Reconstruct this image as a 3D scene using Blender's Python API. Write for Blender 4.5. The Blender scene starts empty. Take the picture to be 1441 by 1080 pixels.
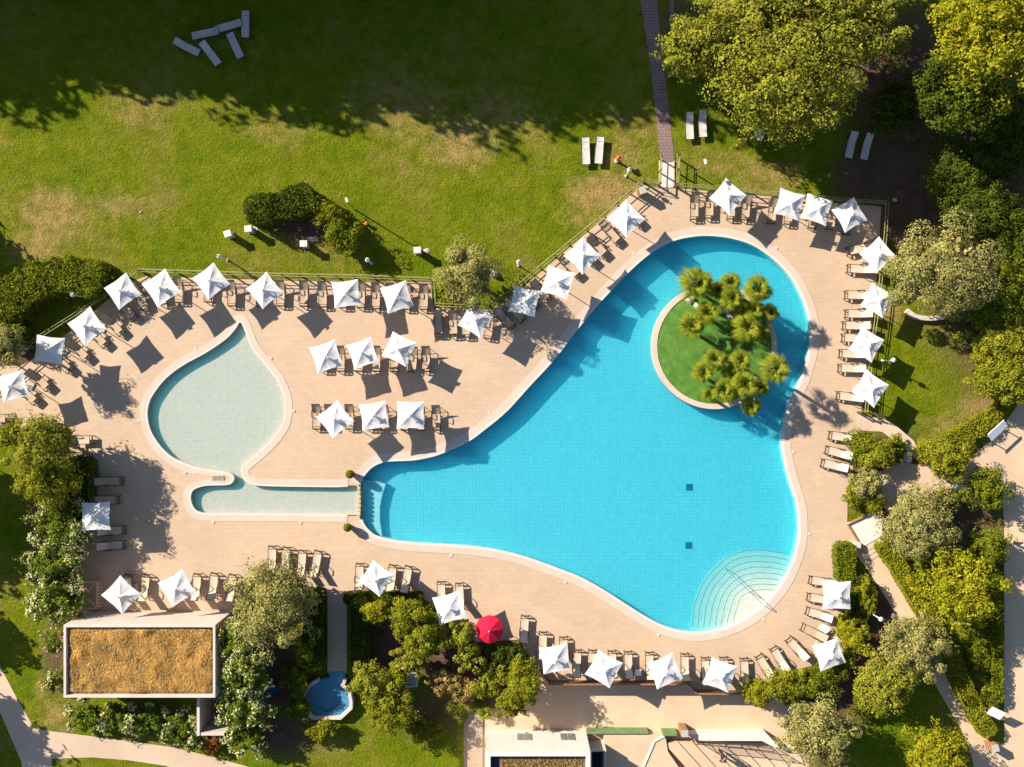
import bpy, bmesh, math, random
import numpy as np
from mathutils import Vector, Matrix
from mathutils.geometry import tessellate_polygon

C = bpy.context.scene.collection
H = 62.0          # camera height above the deck, metres
S = 0.05          # metres per photograph pixel at ground level
R = math.radians
PI = math.pi

def W(px, py, z=0.0):
    f = (H - z) / H * S
    return Vector(((px - 720.5) * f, (540.0 - py) * f, z))

# ------------------------------------------------------------------ materials
MATS = {}
def nodemat(name):
    m = bpy.data.materials.new(name); m.use_nodes = True
    nt = m.node_tree; nt.nodes.clear()
    out = nt.nodes.new('ShaderNodeOutputMaterial')
    MATS[name] = m
    return m, nt, out
def N(nt, t, **kw):
    n = nt.nodes.new(t)
    for k, v in kw.items():
        if hasattr(n, k): setattr(n, k, v)
        else: n.inputs[k.replace('_', ' ')].default_value = v
    return n
def L(nt, a, b): nt.links.new(a, b)
def rgb(c): return (c[0], c[1], c[2], 1.0)
def mixc(nt, fac, a, b, mode='MIX'):
    n = nt.nodes.new('ShaderNodeMix'); n.data_type = 'RGBA'; n.blend_type = mode
    for sock, v in ((n.inputs[0], fac), (n.inputs[6], a), (n.inputs[7], b)):
        if isinstance(v, (int, float)): sock.default_value = v
        elif isinstance(v, tuple): sock.default_value = rgb(v)
        else: L(nt, v, sock)
    return n.outputs[2]
def ramp(nt, src, pts):
    n = nt.nodes.new('ShaderNodeValToRGB')
    el = n.color_ramp.elements
    while len(el) < len(pts): el.new(0.5)
    for e, (p, c) in zip(el, pts):
        e.position = p; e.color = rgb(c) if isinstance(c, tuple) else (c, c, c, 1)
    L(nt, src, n.inputs[0]); return n.outputs[0]
def noise(nt, scale, detail=3.0, rough=0.6, coord=None):
    n = N(nt, 'ShaderNodeTexNoise'); n.inputs['Scale'].default_value = scale
    n.inputs['Detail'].default_value = detail; n.inputs['Roughness'].default_value = rough
    if coord is not None: L(nt, coord, n.inputs['Vector'])
    return n.outputs['Fac']
def bump(nt, h, strength, dist):
    b = N(nt, 'ShaderNodeBump'); b.inputs['Strength'].default_value = strength
    b.inputs['Distance'].default_value = dist; L(nt, h, b.inputs['Height']); return b.outputs[0]
def princ(nt, out, col, rough=0.6, normal=None, metal=0.0, spec=0.3):
    p = N(nt, 'ShaderNodeBsdfPrincipled')
    if isinstance(col, tuple): p.inputs['Base Color'].default_value = rgb(col)
    else: L(nt, col, p.inputs['Base Color'])
    p.inputs['Roughness'].default_value = rough; p.inputs['Metallic'].default_value = metal
    p.inputs['Specular IOR Level'].default_value = spec
    if normal is not None: L(nt, normal, p.inputs['Normal'])
    L(nt, p.outputs[0], out.inputs[0]); return p
def objco(nt):
    return N(nt, 'ShaderNodeTexCoord').outputs['Object']

def simple(name, col, rough=0.6, var=0.12, scale=6.0, metal=0.0, bmp=0.0, spec=0.3):
    m, nt, out = nodemat(name)
    co = objco(nt)
    f = noise(nt, scale, 4, 0.65, co)
    lo = tuple(max(0, c * (1 - var)) for c in col); hi = tuple(min(1, c * (1 + var)) for c in col)
    c = ramp(nt, f, [(0.3, lo), (0.7, hi)])
    nrm = bump(nt, noise(nt, scale * 6, 3, 0.6, co), bmp, 0.02) if bmp else None
    princ(nt, out, c, rough, nrm, metal, spec); return m

def paving(name, c1, c2, mortar, bw, bh, patch=0.22, msize=0.012, rough=0.75, offset=0.5, stain=None):
    m, nt, out = nodemat(name)
    co = objco(nt)
    b = N(nt, 'ShaderNodeTexBrick'); b.offset = offset
    L(nt, co, b.inputs['Vector'])
    b.inputs['Color1'].default_value = rgb(c1); b.inputs['Color2'].default_value = rgb(c2)
    b.inputs['Mortar'].default_value = rgb(mortar); b.inputs['Scale'].default_value = 1.0
    b.inputs['Mortar Size'].default_value = msize; b.inputs['Brick Width'].default_value = bw
    b.inputs['Row Height'].default_value = bh; b.inputs['Bias'].default_value = 0.0
    f = noise(nt, 0.22, 5, 0.6, co)
    dark = ramp(nt, f, [(0.3, (1 - patch * .6,) * 3), (0.62, (1.05, 1.05, 1.05))])
    c = mixc(nt, 1.0, b.outputs['Color'], dark, 'MULTIPLY')
    if stain:
        s = ramp(nt, noise(nt, 0.35, 4, 0.55, co), [(0.55, 0.0), (0.75, 1.0)])
        s2 = nt.nodes.new('ShaderNodeMath'); s2.operation = 'MULTIPLY'; s2.inputs[1].default_value = 0.45
        L(nt, s, s2.inputs[0])
        c = mixc(nt, s2.outputs[0], c, stain)
    g = ramp(nt, noise(nt, 14, 3, 0.7, co), [(0.25, (0.88, 0.88, 0.88)), (0.75, (1.08, 1.08, 1.08))])
    c = mixc(nt, 1.0, c, g, 'MULTIPLY')
    princ(nt, out, c, rough, bump(nt, noise(nt, 25, 2, 0.6, co), 0.25, 0.01), 0, 0.25)
    return m

def leafmat(name, cols, transl=0.25, tint=0.0):
    m, nt, out = nodemat(name)
    g = N(nt, 'ShaderNodeNewGeometry')
    n = len(cols)
    c = ramp(nt, g.outputs['Random Per Island'], [(i / max(1, n - 1), col) for i, col in enumerate(cols)])
    co = objco(nt)
    v = ramp(nt, noise(nt, 0.9, 3, 0.6, co), [(0.3, (0.72, 0.72, 0.72)), (0.7, (1.2, 1.15, 1.0))])
    c = mixc(nt, 1.0, c, v, 'MULTIPLY')
    d = N(nt, 'ShaderNodeBsdfDiffuse'); L(nt, c, d.inputs[0])
    t = N(nt, 'ShaderNodeBsdfTranslucent'); L(nt, c, t.inputs[0])
    mx = N(nt, 'ShaderNodeMixShader'); mx.inputs[0].default_value = transl
    L(nt, d.outputs[0], mx.inputs[1]); L(nt, t.outputs[0], mx.inputs[2])
    L(nt, mx.outputs[0], out.inputs[0]); return m

M = {}
M['deck'] = paving('deck_tiles', (0.51, 0.362, 0.243), (0.478, 0.337, 0.225), (0.42, 0.29, 0.19), 0.6, 0.3, 0.12, 0.008, stain=(0.57, 0.37, 0.20))
M['coping'] = paving('coping_stone', (0.56, 0.43, 0.34), (0.53, 0.41, 0.325), (0.47, 0.36, 0.28), 0.9, 0.9, 0.10, 0.008)
M['coping_lip'] = simple('coping_lip', (0.58, 0.50, 0.43), 0.6, 0.08, 3)
M['sand'] = paving('sandy_concrete', (0.60, 0.42, 0.272), (0.58, 0.405, 0.262), (0.55, 0.38, 0.24), 3.1, 3.1, 0.22, 0.004, stain=(0.62, 0.47, 0.32))
M['path'] = paving('path_concrete', (0.56, 0.41, 0.29), (0.52, 0.38, 0.265), (0.44, 0.32, 0.22), 2.2, 2.2, 0.2, 0.006)
M['brickpath'] = paving('brick_paving', (0.30, 0.19, 0.16), (0.25, 0.155, 0.135), (0.16, 0.11, 0.10), 0.30, 0.22, 0.3, 0.025)
M['walkway'] = paving('walkway_slabs', (0.42, 0.31, 0.22), (0.36, 0.27, 0.19), (0.26, 0.19, 0.13), 1.0, 1.0, 0.35, 0.015)
M['white'] = simple('white_paint', (0.62, 0.55, 0.48), 0.55, 0.06, 2.0, bmp=0.1)
M['plaster'] = simple('pale_plaster', (0.54, 0.445, 0.375), 0.8, 0.10, 0.8, bmp=0.15)
M['darkwood'] = simple('dark_brown_wood', (0.10, 0.05, 0.03), 0.6, 0.35, 5, bmp=0.2)
M['brownwood'] = simple('brown_wood', (0.30, 0.15, 0.07), 0.65, 0.3, 5, bmp=0.2)
M['palewood'] = simple('pale_wood', (0.58, 0.41, 0.22), 0.7, 0.25, 5, bmp=0.2)
M['railwood'] = simple('weathered_rail', (0.27, 0.25, 0.10), 0.7, 0.25, 4, bmp=0.2)
M['postwood'] = simple('fence_post', (0.11, 0.085, 0.04), 0.8, 0.3, 5)
M['steel'] = simple('steel', (0.55, 0.56, 0.58), 0.3, 0.05, 4, metal=0.9)
M['frame'] = simple('bronze_frame', (0.055, 0.036, 0.026), 0.45, 0.15, 6, spec=0.5)
M['rock'] = simple('pale_rock', (0.52, 0.42, 0.36), 0.9, 0.3, 2.5, bmp=0.5)
M['greyrock'] = simple('grey_rock', (0.46, 0.45, 0.46), 0.85, 0.18, 2.5, bmp=0.4)
M['bark'] = simple('bark', (0.15, 0.105, 0.07), 0.9, 0.35, 6, bmp=0.5)
M['globe'] = simple('lamp_globe', (0.72, 0.70, 0.66), 0.3, 0.03, 3)
M['red'] = simple('red_fabric', (0.62, 0.022, 0.055), 0.75, 0.12, 4)
M['redpaint'] = simple('red_paint', (0.60, 0.10, 0.05), 0.5, 0.15, 6)
M['orange'] = simple('orange_paint', (0.62, 0.17, 0.04), 0.5, 0.15, 6)
M['terracotta'] = simple('terracotta', (0.34, 0.16, 0.09), 0.8, 0.15, 6)
M['blue'] = simple('blue_paint', (0.02, 0.13, 0.32), 0.5, 0.2, 4)
M['greenpaint'] = simple('green_paint', (0.13, 0.20, 0.08), 0.7, 0.2, 3)
M['concrete'] = simple('concrete', (0.40, 0.36, 0.31), 0.85, 0.15, 3, bmp=0.2)
M['darkhole'] = simple('dark_interior', (0.03, 0.03, 0.045), 0.9, 0.2, 3)
M['glass'] = simple('window_glass', (0.16, 0.16, 0.14), 0.2, 0.3, 2, spec=0.6)
M['skin'] = simple('skin', (0.45, 0.26, 0.18), 0.6, 0.06, 6)
M['cloth_dark'] = simple('dark_clothing', (0.03, 0.02, 0.022), 0.9, 0.2, 6)
M['cloth_white'] = simple('white_clothing', (0.7, 0.68, 0.64), 0.9, 0.08, 6)
M['hair'] = simple('dark_hair', (0.02, 0.014, 0.01), 0.7, 0.2, 12)
M['white_bench'] = simple('white_furniture', (0.80, 0.78, 0.76), 0.5, 0.04, 3)
M['stonewall'] = simple('weir_stone', (0.44, 0.36, 0.20), 0.8, 0.2, 4, bmp=0.3)
M['roofgravel'] = simple('roof_gravel', (0.19, 0.13, 0.09), 0.95, 0.4, 9, bmp=0.5)

def fabric(name, c):
    m, nt, out = nodemat(name)
    co = objco(nt)
    w = N(nt, 'ShaderNodeTexWave'); w.inputs['Scale'].default_value = 9; w.bands_direction = 'Y'
    w.inputs['Distortion'].default_value = 1.0
    L(nt, co, w.inputs['Vector'])
    f = mixc(nt, 0.5, w.outputs['Color'], noise(nt, 5, 3, 0.6, co))
    col = ramp(nt, f, [(0.2, tuple(k * 0.86 for k in c)), (0.8, tuple(min(1, k * 1.1) for k in c))])
    princ(nt, out, col, 0.8, None, 0, 0.2); return m
M['taupe'] = fabric('taupe_mesh_fabric', (0.46, 0.33, 0.22))
M['pale'] = fabric('pale_mesh_fabric', (0.54, 0.425, 0.315))
M['greyfab'] = fabric('grey_mesh_fabric', (0.55, 0.49, 0.44))

def canopymat(name, c, tr=0.12):
    m, nt, out = nodemat(name)
    co = objco(nt)
    col = ramp(nt, noise(nt, 2.5, 4, 0.6, co), [(0.3, tuple(k * 0.95 for k in c)), (0.7, c)])
    nrm = bump(nt, noise(nt, 3.5, 3, 0.6, co), 0.35, 0.05)
    d = N(nt, 'ShaderNodeBsdfDiffuse'); L(nt, col, d.inputs[0]); L(nt, nrm, d.inputs['Normal'])
    t = N(nt, 'ShaderNodeBsdfTranslucent'); L(nt, col, t.inputs[0])
    mx = N(nt, 'ShaderNodeMixShader'); mx.inputs[0].default_value = tr
    L(nt, d.outputs[0], mx.inputs[1]); L(nt, t.outputs[0], mx.inputs[2]); L(nt, mx.outputs[0], out.inputs[0])
    return m
M['canopy'] = canopymat('white_canopy', (0.745, 0.71, 0.68))
M['redcanopy'] = canopymat('red_canopy', (0.66, 0.022, 0.06), 0.15)

# leaf palettes
M['lf_acacia'] = leafmat('acacia_leaves', [(0.111, 0.142, 0.013), (0.262, 0.272, 0.025), (0.333, 0.315, 0.045), (0.181, 0.207, 0.018), (0.363, 0.282, 0.054)])
M['lf_bright'] = leafmat('bright_leaves', [(0.132, 0.157, 0.009), (0.288, 0.269, 0.013), (0.372, 0.325, 0.020), (0.156, 0.213, 0.013)])
M['lf_olive'] = leafmat('olive_leaves', [(0.180, 0.179, 0.050), (0.300, 0.280, 0.090), (0.432, 0.381, 0.144), (0.144, 0.151, 0.036)])
M['lf_hedge'] = leafmat('hedge_leaves', [(0.084, 0.123, 0.009), (0.168, 0.196, 0.013), (0.228, 0.235, 0.020), (0.060, 0.101, 0.009)])
M['lf_dark'] = leafmat('dark_leaves', [(0.042, 0.070, 0.008), (0.084, 0.114, 0.012), (0.122, 0.140, 0.018), (0.033, 0.052, 0.008)])  # dark green foliage, deepened to put shade into the bank shrubs too
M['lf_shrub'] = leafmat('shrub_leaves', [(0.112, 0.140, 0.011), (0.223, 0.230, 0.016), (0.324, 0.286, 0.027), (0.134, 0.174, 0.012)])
M['lf_olean'] = leafmat('oleander_leaves', [(0.072, 0.123, 0.014), (0.144, 0.202, 0.020), (0.228, 0.258, 0.036), (0.060, 0.095, 0.013)])
M['lf_brown'] = leafmat('dry_shrub_leaves', [(0.264, 0.179, 0.054), (0.408, 0.280, 0.099), (0.240, 0.213, 0.036), (0.504, 0.325, 0.144)])
M['lf_red'] = leafmat('rust_leaves', [(0.22, 0.07, 0.02), (0.30, 0.13, 0.03), (0.15, 0.08, 0.02)])
M['petal'] = leafmat('white_petals', [(0.56, 0.55, 0.26), (0.64, 0.61, 0.37), (0.48, 0.46, 0.20)], 0.2)
M['petalpink'] = leafmat('pink_petals', [(0.62, 0.33, 0.36), (0.7, 0.42, 0.45)], 0.2)
M['frond'] = leafmat('palm_fronds', [(0.089, 0.140, 0.009), (0.197, 0.248, 0.018), (0.325, 0.344, 0.036), (0.138, 0.204, 0.013), (0.256, 0.290, 0.027), (0.433, 0.323, 0.054)], 0.3)
M['drygrass'] = leafmat('dry_roof_grass', [(0.68, 0.44, 0.14), (0.74, 0.50, 0.18), (0.60, 0.38, 0.12), (0.78, 0.55, 0.22), (0.50, 0.34, 0.14)], 0.35)
M['turf'] = simple('island_turf', (0.075, 0.17, 0.022), 0.95, 0.28, 2.2, bmp=0.6)

def groundmat():
    m, nt, out = nodemat('meadow_ground')
    co = objco(nt)
    at = N(nt, 'ShaderNodeAttribute'); at.attribute_name = 'Patch'
    sep = N(nt, 'ShaderNodeSeparateColor'); L(nt, at.outputs['Color'], sep.inputs[0])
    n1 = noise(nt, 0.17, 7, 0.72, co); n2 = noise(nt, 1.1, 5, 0.7, co); n3 = noise(nt, 7.0, 3, 0.8, co)
    big = ramp(nt, n1, [(0.36, (0.090, 0.135, 0.003)), (0.5, (0.138, 0.152, 0.006)), (0.64, (0.185, 0.158, 0.030))])
    med = ramp(nt, n2, [(0.3, (0.66, 0.72, 0.6)), (0.55, (1.0, 1.0, 1.0)), (0.75, (1.3, 1.16, 1.3))])
    g = mixc(nt, 1.0, big, med, 'MULTIPLY')
    fine = ramp(nt, n3, [(0.28, (0.5, 0.55, 0.45)), (0.5, (1.0, 1.0, 1.0)), (0.74, (1.42, 1.34, 1.5))])
    g = mixc(nt, 1.0, g, fine, 'MULTIPLY')
    dry = mixc(nt, 1.0, ramp(nt, n2, [(0.3, (0.22, 0.15, 0.045)), (0.7, (0.38, 0.24, 0.095))]), fine, 'MULTIPLY')
    soil = mixc(nt, 1.0, ramp(nt, n2, [(0.3, (0.075, 0.045, 0.03)), (0.7, (0.15, 0.085, 0.055))]), fine, 'MULTIPLY')
    def fac(ch, k):
        a = nt.nodes.new('ShaderNodeMath'); a.operation = 'MULTIPLY_ADD'
        L(nt, sep.outputs[ch], a.inputs[0]); a.inputs[1].default_value = 1.0
        b = nt.nodes.new('ShaderNodeMath'); b.operation = 'MULTIPLY_ADD'
        L(nt, n2, b.inputs[0]); b.inputs[1].default_value = k; b.inputs[2].default_value = -0.5 * k
        L(nt, b.outputs[0], a.inputs[2])
        return ramp(nt, a.outputs[0], [(0.25, 0.0), (1.0, 0.92)] if ch == 0 else [(0.22, 0.0), (0.75, 1.0)])
    c = mixc(nt, fac(0, 1.1), g, dry)
    c = mixc(nt, fac(1, 0.9), c, soil)
    h = N(nt, 'ShaderNodeMath'); h.operation = 'ADD'
    L(nt, n3, h.inputs[0]); L(nt, noise(nt, 2.5, 3, 0.7, co), h.inputs[1])
    princ(nt, out, c, 0.95, bump(nt, h.outputs[0], 0.75, 0.12), 0, 0.05)
    return m
M['ground'] = groundmat()

def tilemat(name, c1, c2, mortar, sz=0.15, msize=0.012, wob=0.11):
    m, nt, out = nodemat(name)
    co = objco(nt)
    nz = N(nt, 'ShaderNodeTexNoise'); nz.inputs['Scale'].default_value = 2.2; nz.inputs['Detail'].default_value = 3
    L(nt, co, nz.inputs['Vector'])
    v = N(nt, 'ShaderNodeVectorMath'); v.operation = 'MULTIPLY_ADD'
    L(nt, nz.outputs['Color'], v.inputs[0]); v.inputs[1].default_value = (wob, wob, 0); L(nt, co, v.inputs[2])
    b = N(nt, 'ShaderNodeTexBrick'); b.offset = 0.0
    L(nt, v.outputs[0], b.inputs['Vector'])
    b.inputs['Color1'].default_value = rgb(c1); b.inputs['Color2'].default_value = rgb(c2)
    b.inputs['Mortar'].default_value = rgb(mortar); b.inputs['Scale'].default_value = 1.0
    b.inputs['Mortar Size'].default_value = msize; b.inputs['Brick Width'].default_value = sz
    b.inputs['Row Height'].default_value = sz
    b2 = N(nt, 'ShaderNodeTexBrick'); b2.offset = 0.0
    L(nt, v.outputs[0], b2.inputs['Vector'])
    b2.inputs['Color1'].default_value = (1, 1, 1, 1); b2.inputs['Color2'].default_value = (0.97, 0.985, 0.99, 1)
    b2.inputs['Mortar'].default_value = (0.93, 0.95, 0.96, 1); b2.inputs['Scale'].default_value = 1.0
    b2.inputs['Mortar Size'].default_value = 0.02; b2.inputs['Brick Width'].default_value = 1.25; b2.inputs['Row Height'].default_value = 1.25
    c = mixc(nt, 1.0, b.outputs['Color'], b2.outputs['Color'], 'MULTIPLY')
    s = ramp(nt, noise(nt, 5.0, 4, 0.7, co), [(0.3, (0.84, 0.89, 0.91)), (0.7, (1.10, 1.08, 1.06))])
    c = mixc(nt, 1.0, c, s, 'MULTIPLY')
    princ(nt, out, c, 0.5, None, 0, 0.1); return m
M['pooltile'] = tilemat('pool_tiles', (0.45, 0.605, 0.565), (0.39, 0.56, 0.535), (0.31, 0.495, 0.495), 0.25, 0.02)
M['steptile'] = tilemat('step_tiles', (0.66, 0.58, 0.48), (0.63, 0.56, 0.46), (0.54, 0.48, 0.4), 0.25, 0.008, 0.02)
M['kidtile'] = tilemat('wading_tiles', (0.71, 0.455, 0.37), (0.68, 0.435, 0.355), (0.61, 0.405, 0.335), 0.25, 0.012, 0.02)
M['draindark'] = simple('drain_cover', (0.012, 0.035, 0.04), 0.6, 0.1, 4)
M['stepline'] = simple('step_nosing', (0.13, 0.20, 0.21), 0.6, 0.1, 4)
M['blueliner'] = simple('blue_liner', (0.06, 0.21, 0.32), 0.5, 0.12, 2)

def watermat(name, absorb, density, scat, sden):
    m, nt, out = nodemat(name)
    co = objco(nt)
    t = N(nt, 'ShaderNodeBsdfTransparent')
    g = N(nt, 'ShaderNodeBsdfGlossy'); g.inputs['Roughness'].default_value = 0.06
    n1 = noise(nt, 3.2, 3, 0.6, co)
    L(nt, bump(nt, n1, 0.25, 0.05), g.inputs['Normal'])
    mx = N(nt, 'ShaderNodeMixShader')
    mx.inputs[0].default_value = 0.025; L(nt, t.outputs[0], mx.inputs[1]); L(nt, g.outputs[0], mx.inputs[2])
    L(nt, mx.outputs[0], out.inputs[0])
    vs_ = N(nt, 'ShaderNodeVolumeScatter'); vs_.inputs[0].default_value = rgb(scat); vs_.inputs[1].default_value = sden
    va = N(nt, 'ShaderNodeVolumeAbsorption'); va.inputs[0].default_value = rgb(absorb); va.inputs[1].default_value = density
    ad = N(nt, 'ShaderNodeAddShader'); L(nt, va.outputs[0], ad.inputs[0]); L(nt, vs_.outputs[0], ad.inputs[1])
    L(nt, ad.outputs[0], out.inputs['Volume'])
    return m
M['water'] = watermat('pool_water', (0.12, 0.84, 0.95), 1.0, (0.06, 0.72, 1.0), 0.32)
M['kidwater'] = watermat('wading_water', (0.18, 0.84, 0.84), 0.75, (0.10, 0.85, 0.90), 0.5)

# ------------------------------------------------------------------ mesh helpers
class MB:
    def __init__(s, ox=0, oy=0, oz=0):
        s.v = []; s.f = []; s.o = Vector((ox, oy, oz))
    def add(s, vs, fs):
        k = len(s.v); s.v += [Vector(p) - s.o for p in vs]; s.f += [tuple(i + k for i in f) for f in fs]; return s
    def box(s, c, d, rz=0.0, taper=1.0, rot=None):
        c = Vector(c); x, y, z = d[0] / 2, d[1] / 2, d[2] / 2
        m = rot if rot is not None else Matrix.Rotation(rz, 3, 'Z')
        b = 0.012 if min(d) > 0.09 else 0.0
        if b == 0.0:
            p = [(-x, -y, -z), (x, -y, -z), (x, y, -z), (-x, y, -z), (-x * taper, -y * taper, z), (x * taper, -y * taper, z), (x * taper, y * taper, z), (-x * taper, y * taper, z)]
            return s.add([c + m @ Vector(q) for q in p], [(3, 2, 1, 0), (4, 5, 6, 7), (0, 1, 5, 4), (1, 2, 6, 5), (2, 3, 7, 6), (3, 0, 4, 7)])
        rings = [(x, y, -z, 1.0), (x, y, z - b, taper), (x - b, y - b, z, taper)]
        vs = []
        for rx, ry, rz_, t in rings:
            vs += [(-rx * t, -ry * t, rz_), (rx * t, -ry * t, rz_), (rx * t, ry * t, rz_), (-rx * t, ry * t, rz_)]
        fs = [(3, 2, 1, 0), (8, 9, 10, 11)]
        for k in (0, 4):
            for i in range(4):
                j = (i + 1) % 4
                fs.append((k + i, k + j, k + 4 + j, k + 4 + i))
        return s.add([c + m @ Vector(q) for q in vs], fs)
    def tube(s, pts, r, n=6, r1=None, cap=True):
        pts = [Vector(p) for p in pts]; m = len(pts); vs = []
        for i, p in enumerate(pts):
            d = (pts[min(i + 1, m - 1)] - pts[max(i - 1, 0)]).normalized()
            a = Vector((0, 0, 1)) if abs(d.z) < 0.9 else Vector((1, 0, 0))
            u = d.cross(a).normalized(); w = d.cross(u)
            rr = r if r1 is None else r + (r1 - r) * i / (m - 1)
            for k in range(n):
                t = 2 * PI * k / n; vs.append(p + (u * math.cos(t) + w * math.sin(t)) * rr)
        fs = [(i * n + k, i * n + (k + 1) % n, (i + 1) * n + (k + 1) % n, (i + 1) * n + k) for i in range(m - 1) for k in range(n)]
        if cap: fs += [tuple(range(n)), tuple(range((m - 1) * n, m * n))]
        return s.add(vs, fs)
    def lathe(s, c, prof, n=16):
        c = Vector(c); vs = []; fs = []
        for r, z in prof:
            for k in range(n):
                t = 2 * PI * k / n; vs.append(c + Vector((r * math.cos(t), r * math.sin(t), z)))
        for i in range(len(prof) - 1):
            for k in range(n):
                fs.append((i * n + k, i * n + (k + 1) % n, (i + 1) * n + (k + 1) % n, (i + 1) * n + k))
        fs += [tuple(range(n))[::-1], tuple(range((len(prof) - 1) * n, len(prof) * n))]
        return s.add(vs, fs)
    def sheet(s, poly, z, holes=()):
        loops = [[Vector((p[0], p[1], 0)) for p in poly]] + [[Vector((p[0], p[1], 0)) for p in h] for h in holes]
        flat = [p for l in loops for p in l]
        fs = []
        for t in tessellate_polygon(loops):
            a, b, c = (flat[i] for i in t)
            fs.append(t if (b - a).cross(c - a).z > 0 else (t[0], t[2], t[1]))
        return s.add([(p.x, p.y, z) for p in flat], fs)
    def skirt(s, poly, z0, z1, closed=True):
        n = len(poly); vs = [(p[0], p[1], z0) for p in poly] + [(p[0], p[1], z1) for p in poly]
        fs = [(i, (i + 1) % n, n + (i + 1) % n, n + i) for i in range(n if closed else n - 1)]
        return s.add(vs, fs)
    def prism(s, poly, z0, z1, holes=()):
        s.sheet(poly, z1, holes); s.skirt(poly, z0, z1)
        for h in holes: s.skirt(h, z0, z1)
        return s
    def build(s, name, mat, parent=None, smooth=False):
        me = bpy.data.meshes.new(name); me.from_pydata([tuple(v) for v in s.v], [], s.f)
        me.materials.append(M[mat]); me.update()
        if smooth:
            me.polygons.foreach_set('use_smooth', [True] * len(me.polygons))
        o = bpy.data.objects.new(name, me); C.objects.link(o)
        if parent is not None: o.parent = parent
        return o

def npobj(name, V, F, mat, parent=None, loc=(0, 0, 0)):
    """V (n,3), F (m,4) quads"""
    me = bpy.data.meshes.new(name)
    me.vertices.add(len(V)); me.vertices.foreach_set('co', np.asarray(V, dtype=np.float32).ravel())
    m, k = F.shape
    me.loops.add(m * k); me.loops.foreach_set('vertex_index', F.astype(np.int32).ravel())
    me.polygons.add(m); me.polygons.foreach_set('loop_start', (np.arange(m) * k).astype(np.int32))
    me.update(calc_edges=True); me.validate()
    me.materials.append(M[mat])
    o = bpy.data.objects.new(name, me); C.objects.link(o); o.location = loc
    if parent is not None: o.parent = parent
    return o

def tag(o, label=None, cat=None, group=None, kind=None):
    if label: o['label'] = label
    if cat: o['category'] = cat
    if group: o['group'] = group
    if kind: o['kind'] = kind
    return o
def thing(name, label, cat, loc=(0, 0, 0), rz=0.0, group=None):
    o = bpy.data.objects.new(name, None); C.objects.link(o); o.location = loc; o.rotation_euler = (0, 0, rz)
    o.empty_display_size = 0.2
    return tag(o, label, cat, group)
def copy_tree(o, parent=None):
    c = o.copy(); C.objects.link(c)
    if parent is not None: c.parent = parent
    for ch in list(o.children): copy_tree(ch, c)
    return c
def struct(o): o['kind'] = 'structure'; return o
ORD = ['first', 'second', 'third', 'fourth', 'fifth', 'sixth', 'seventh', 'eighth', 'ninth', 'tenth', 'eleventh', 'twelfth', 'thirteenth', 'fourteenth', 'fifteenth', 'sixteenth']

def smooth_loop(pts, sub=6, closed=True):
    n = len(pts); out = []
    P = [Vector((p[0], p[1])) for p in pts]
    rng = range(n) if closed else range(n - 1)
    for i in rng:
        if closed: a, b, c, d = P[(i - 1) % n], P[i], P[(i + 1) % n], P[(i + 2) % n]
        else: a, b, c, d = P[max(i - 1, 0)], P[i], P[i + 1], P[min(i + 2, n - 1)]
        for k in range(sub):
            t = k / sub
            out.append(0.5 * ((2 * b) + (c - a) * t + (2 * a - 5 * b + 4 * c - d) * t * t + (3 * b - a - 3 * c + d) * t ** 3))
    if not closed: out.append(P[-1])
    return out
def px2w(pts, z=0.0):
    return [W(p[0], p[1], z) for p in pts]
def area(poly):
    return 0.5 * sum(poly[i][0] * poly[(i + 1) % len(poly)][1] - poly[(i + 1) % len(poly)][0] * poly[i][1] for i in range(len(poly)))
def offset_loop(poly, d):
    """outward offset for a closed loop (list of vectors)"""
    n = len(poly); sg = 1.0 if area(poly) > 0 else -1.0; out = []
    for i in range(n):
        t = (Vector(poly[(i + 1) % n][:2]) - Vector(poly[i - 1][:2])).normalized()
        dd = d[i] if isinstance(d, list) else d
        out.append(Vector((poly[i][0] + sg * t.y * dd, poly[i][1] - sg * t.x * dd, 0)))
    return out
def in_poly(X, Y, poly):
    ins = np.zeros(X.shape, bool); n = len(poly)
    for i in range(n):
        x1, y1 = poly[i][0], poly[i][1]; x2, y2 = poly[(i + 1) % n][0], poly[(i + 1) % n][1]
        if y1 == y2: continue
        c = ((y1 > Y) != (y2 > Y)) & (X < (x2 - x1) * (Y - y1) / (y2 - y1) + x1)
        ins ^= c
    return ins

# ------------------------------------------------------------------ outlines (photograph pixels -> metres on the ground)
POOL = [(507, 690), (508, 679), (514, 668), (525, 657), (540, 650.5), (555, 649), (579, 648), (598, 645), (620, 639), (658, 622), (683, 604), (713, 579), (744, 545), (780, 506), (806, 472), (832, 440), (858, 411), (887, 381), (915, 357), (943, 341), (970, 334), (998, 332), (1030, 336), (1060, 346), (1090, 367), (1114, 393), (1130, 423), (1138, 447), (1140, 468), (1138, 495), (1127, 533), (1113, 562), (1104, 590), (1100, 622), (1105, 655), (1113, 685), (1121, 710), (1124, 737), (1122, 765), (1111, 800), (1092, 832), (1065, 860), (1032, 879), (1006, 887), (980, 890), (955, 887), (932, 880), (907, 867), (880, 850), (852, 832), (820, 814), (793, 803), (755, 789), (718, 778), (674, 770), (623, 766), (573, 763), (535, 756), (520, 747), (511, 735), (507, 718), (506, 703)]
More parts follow.
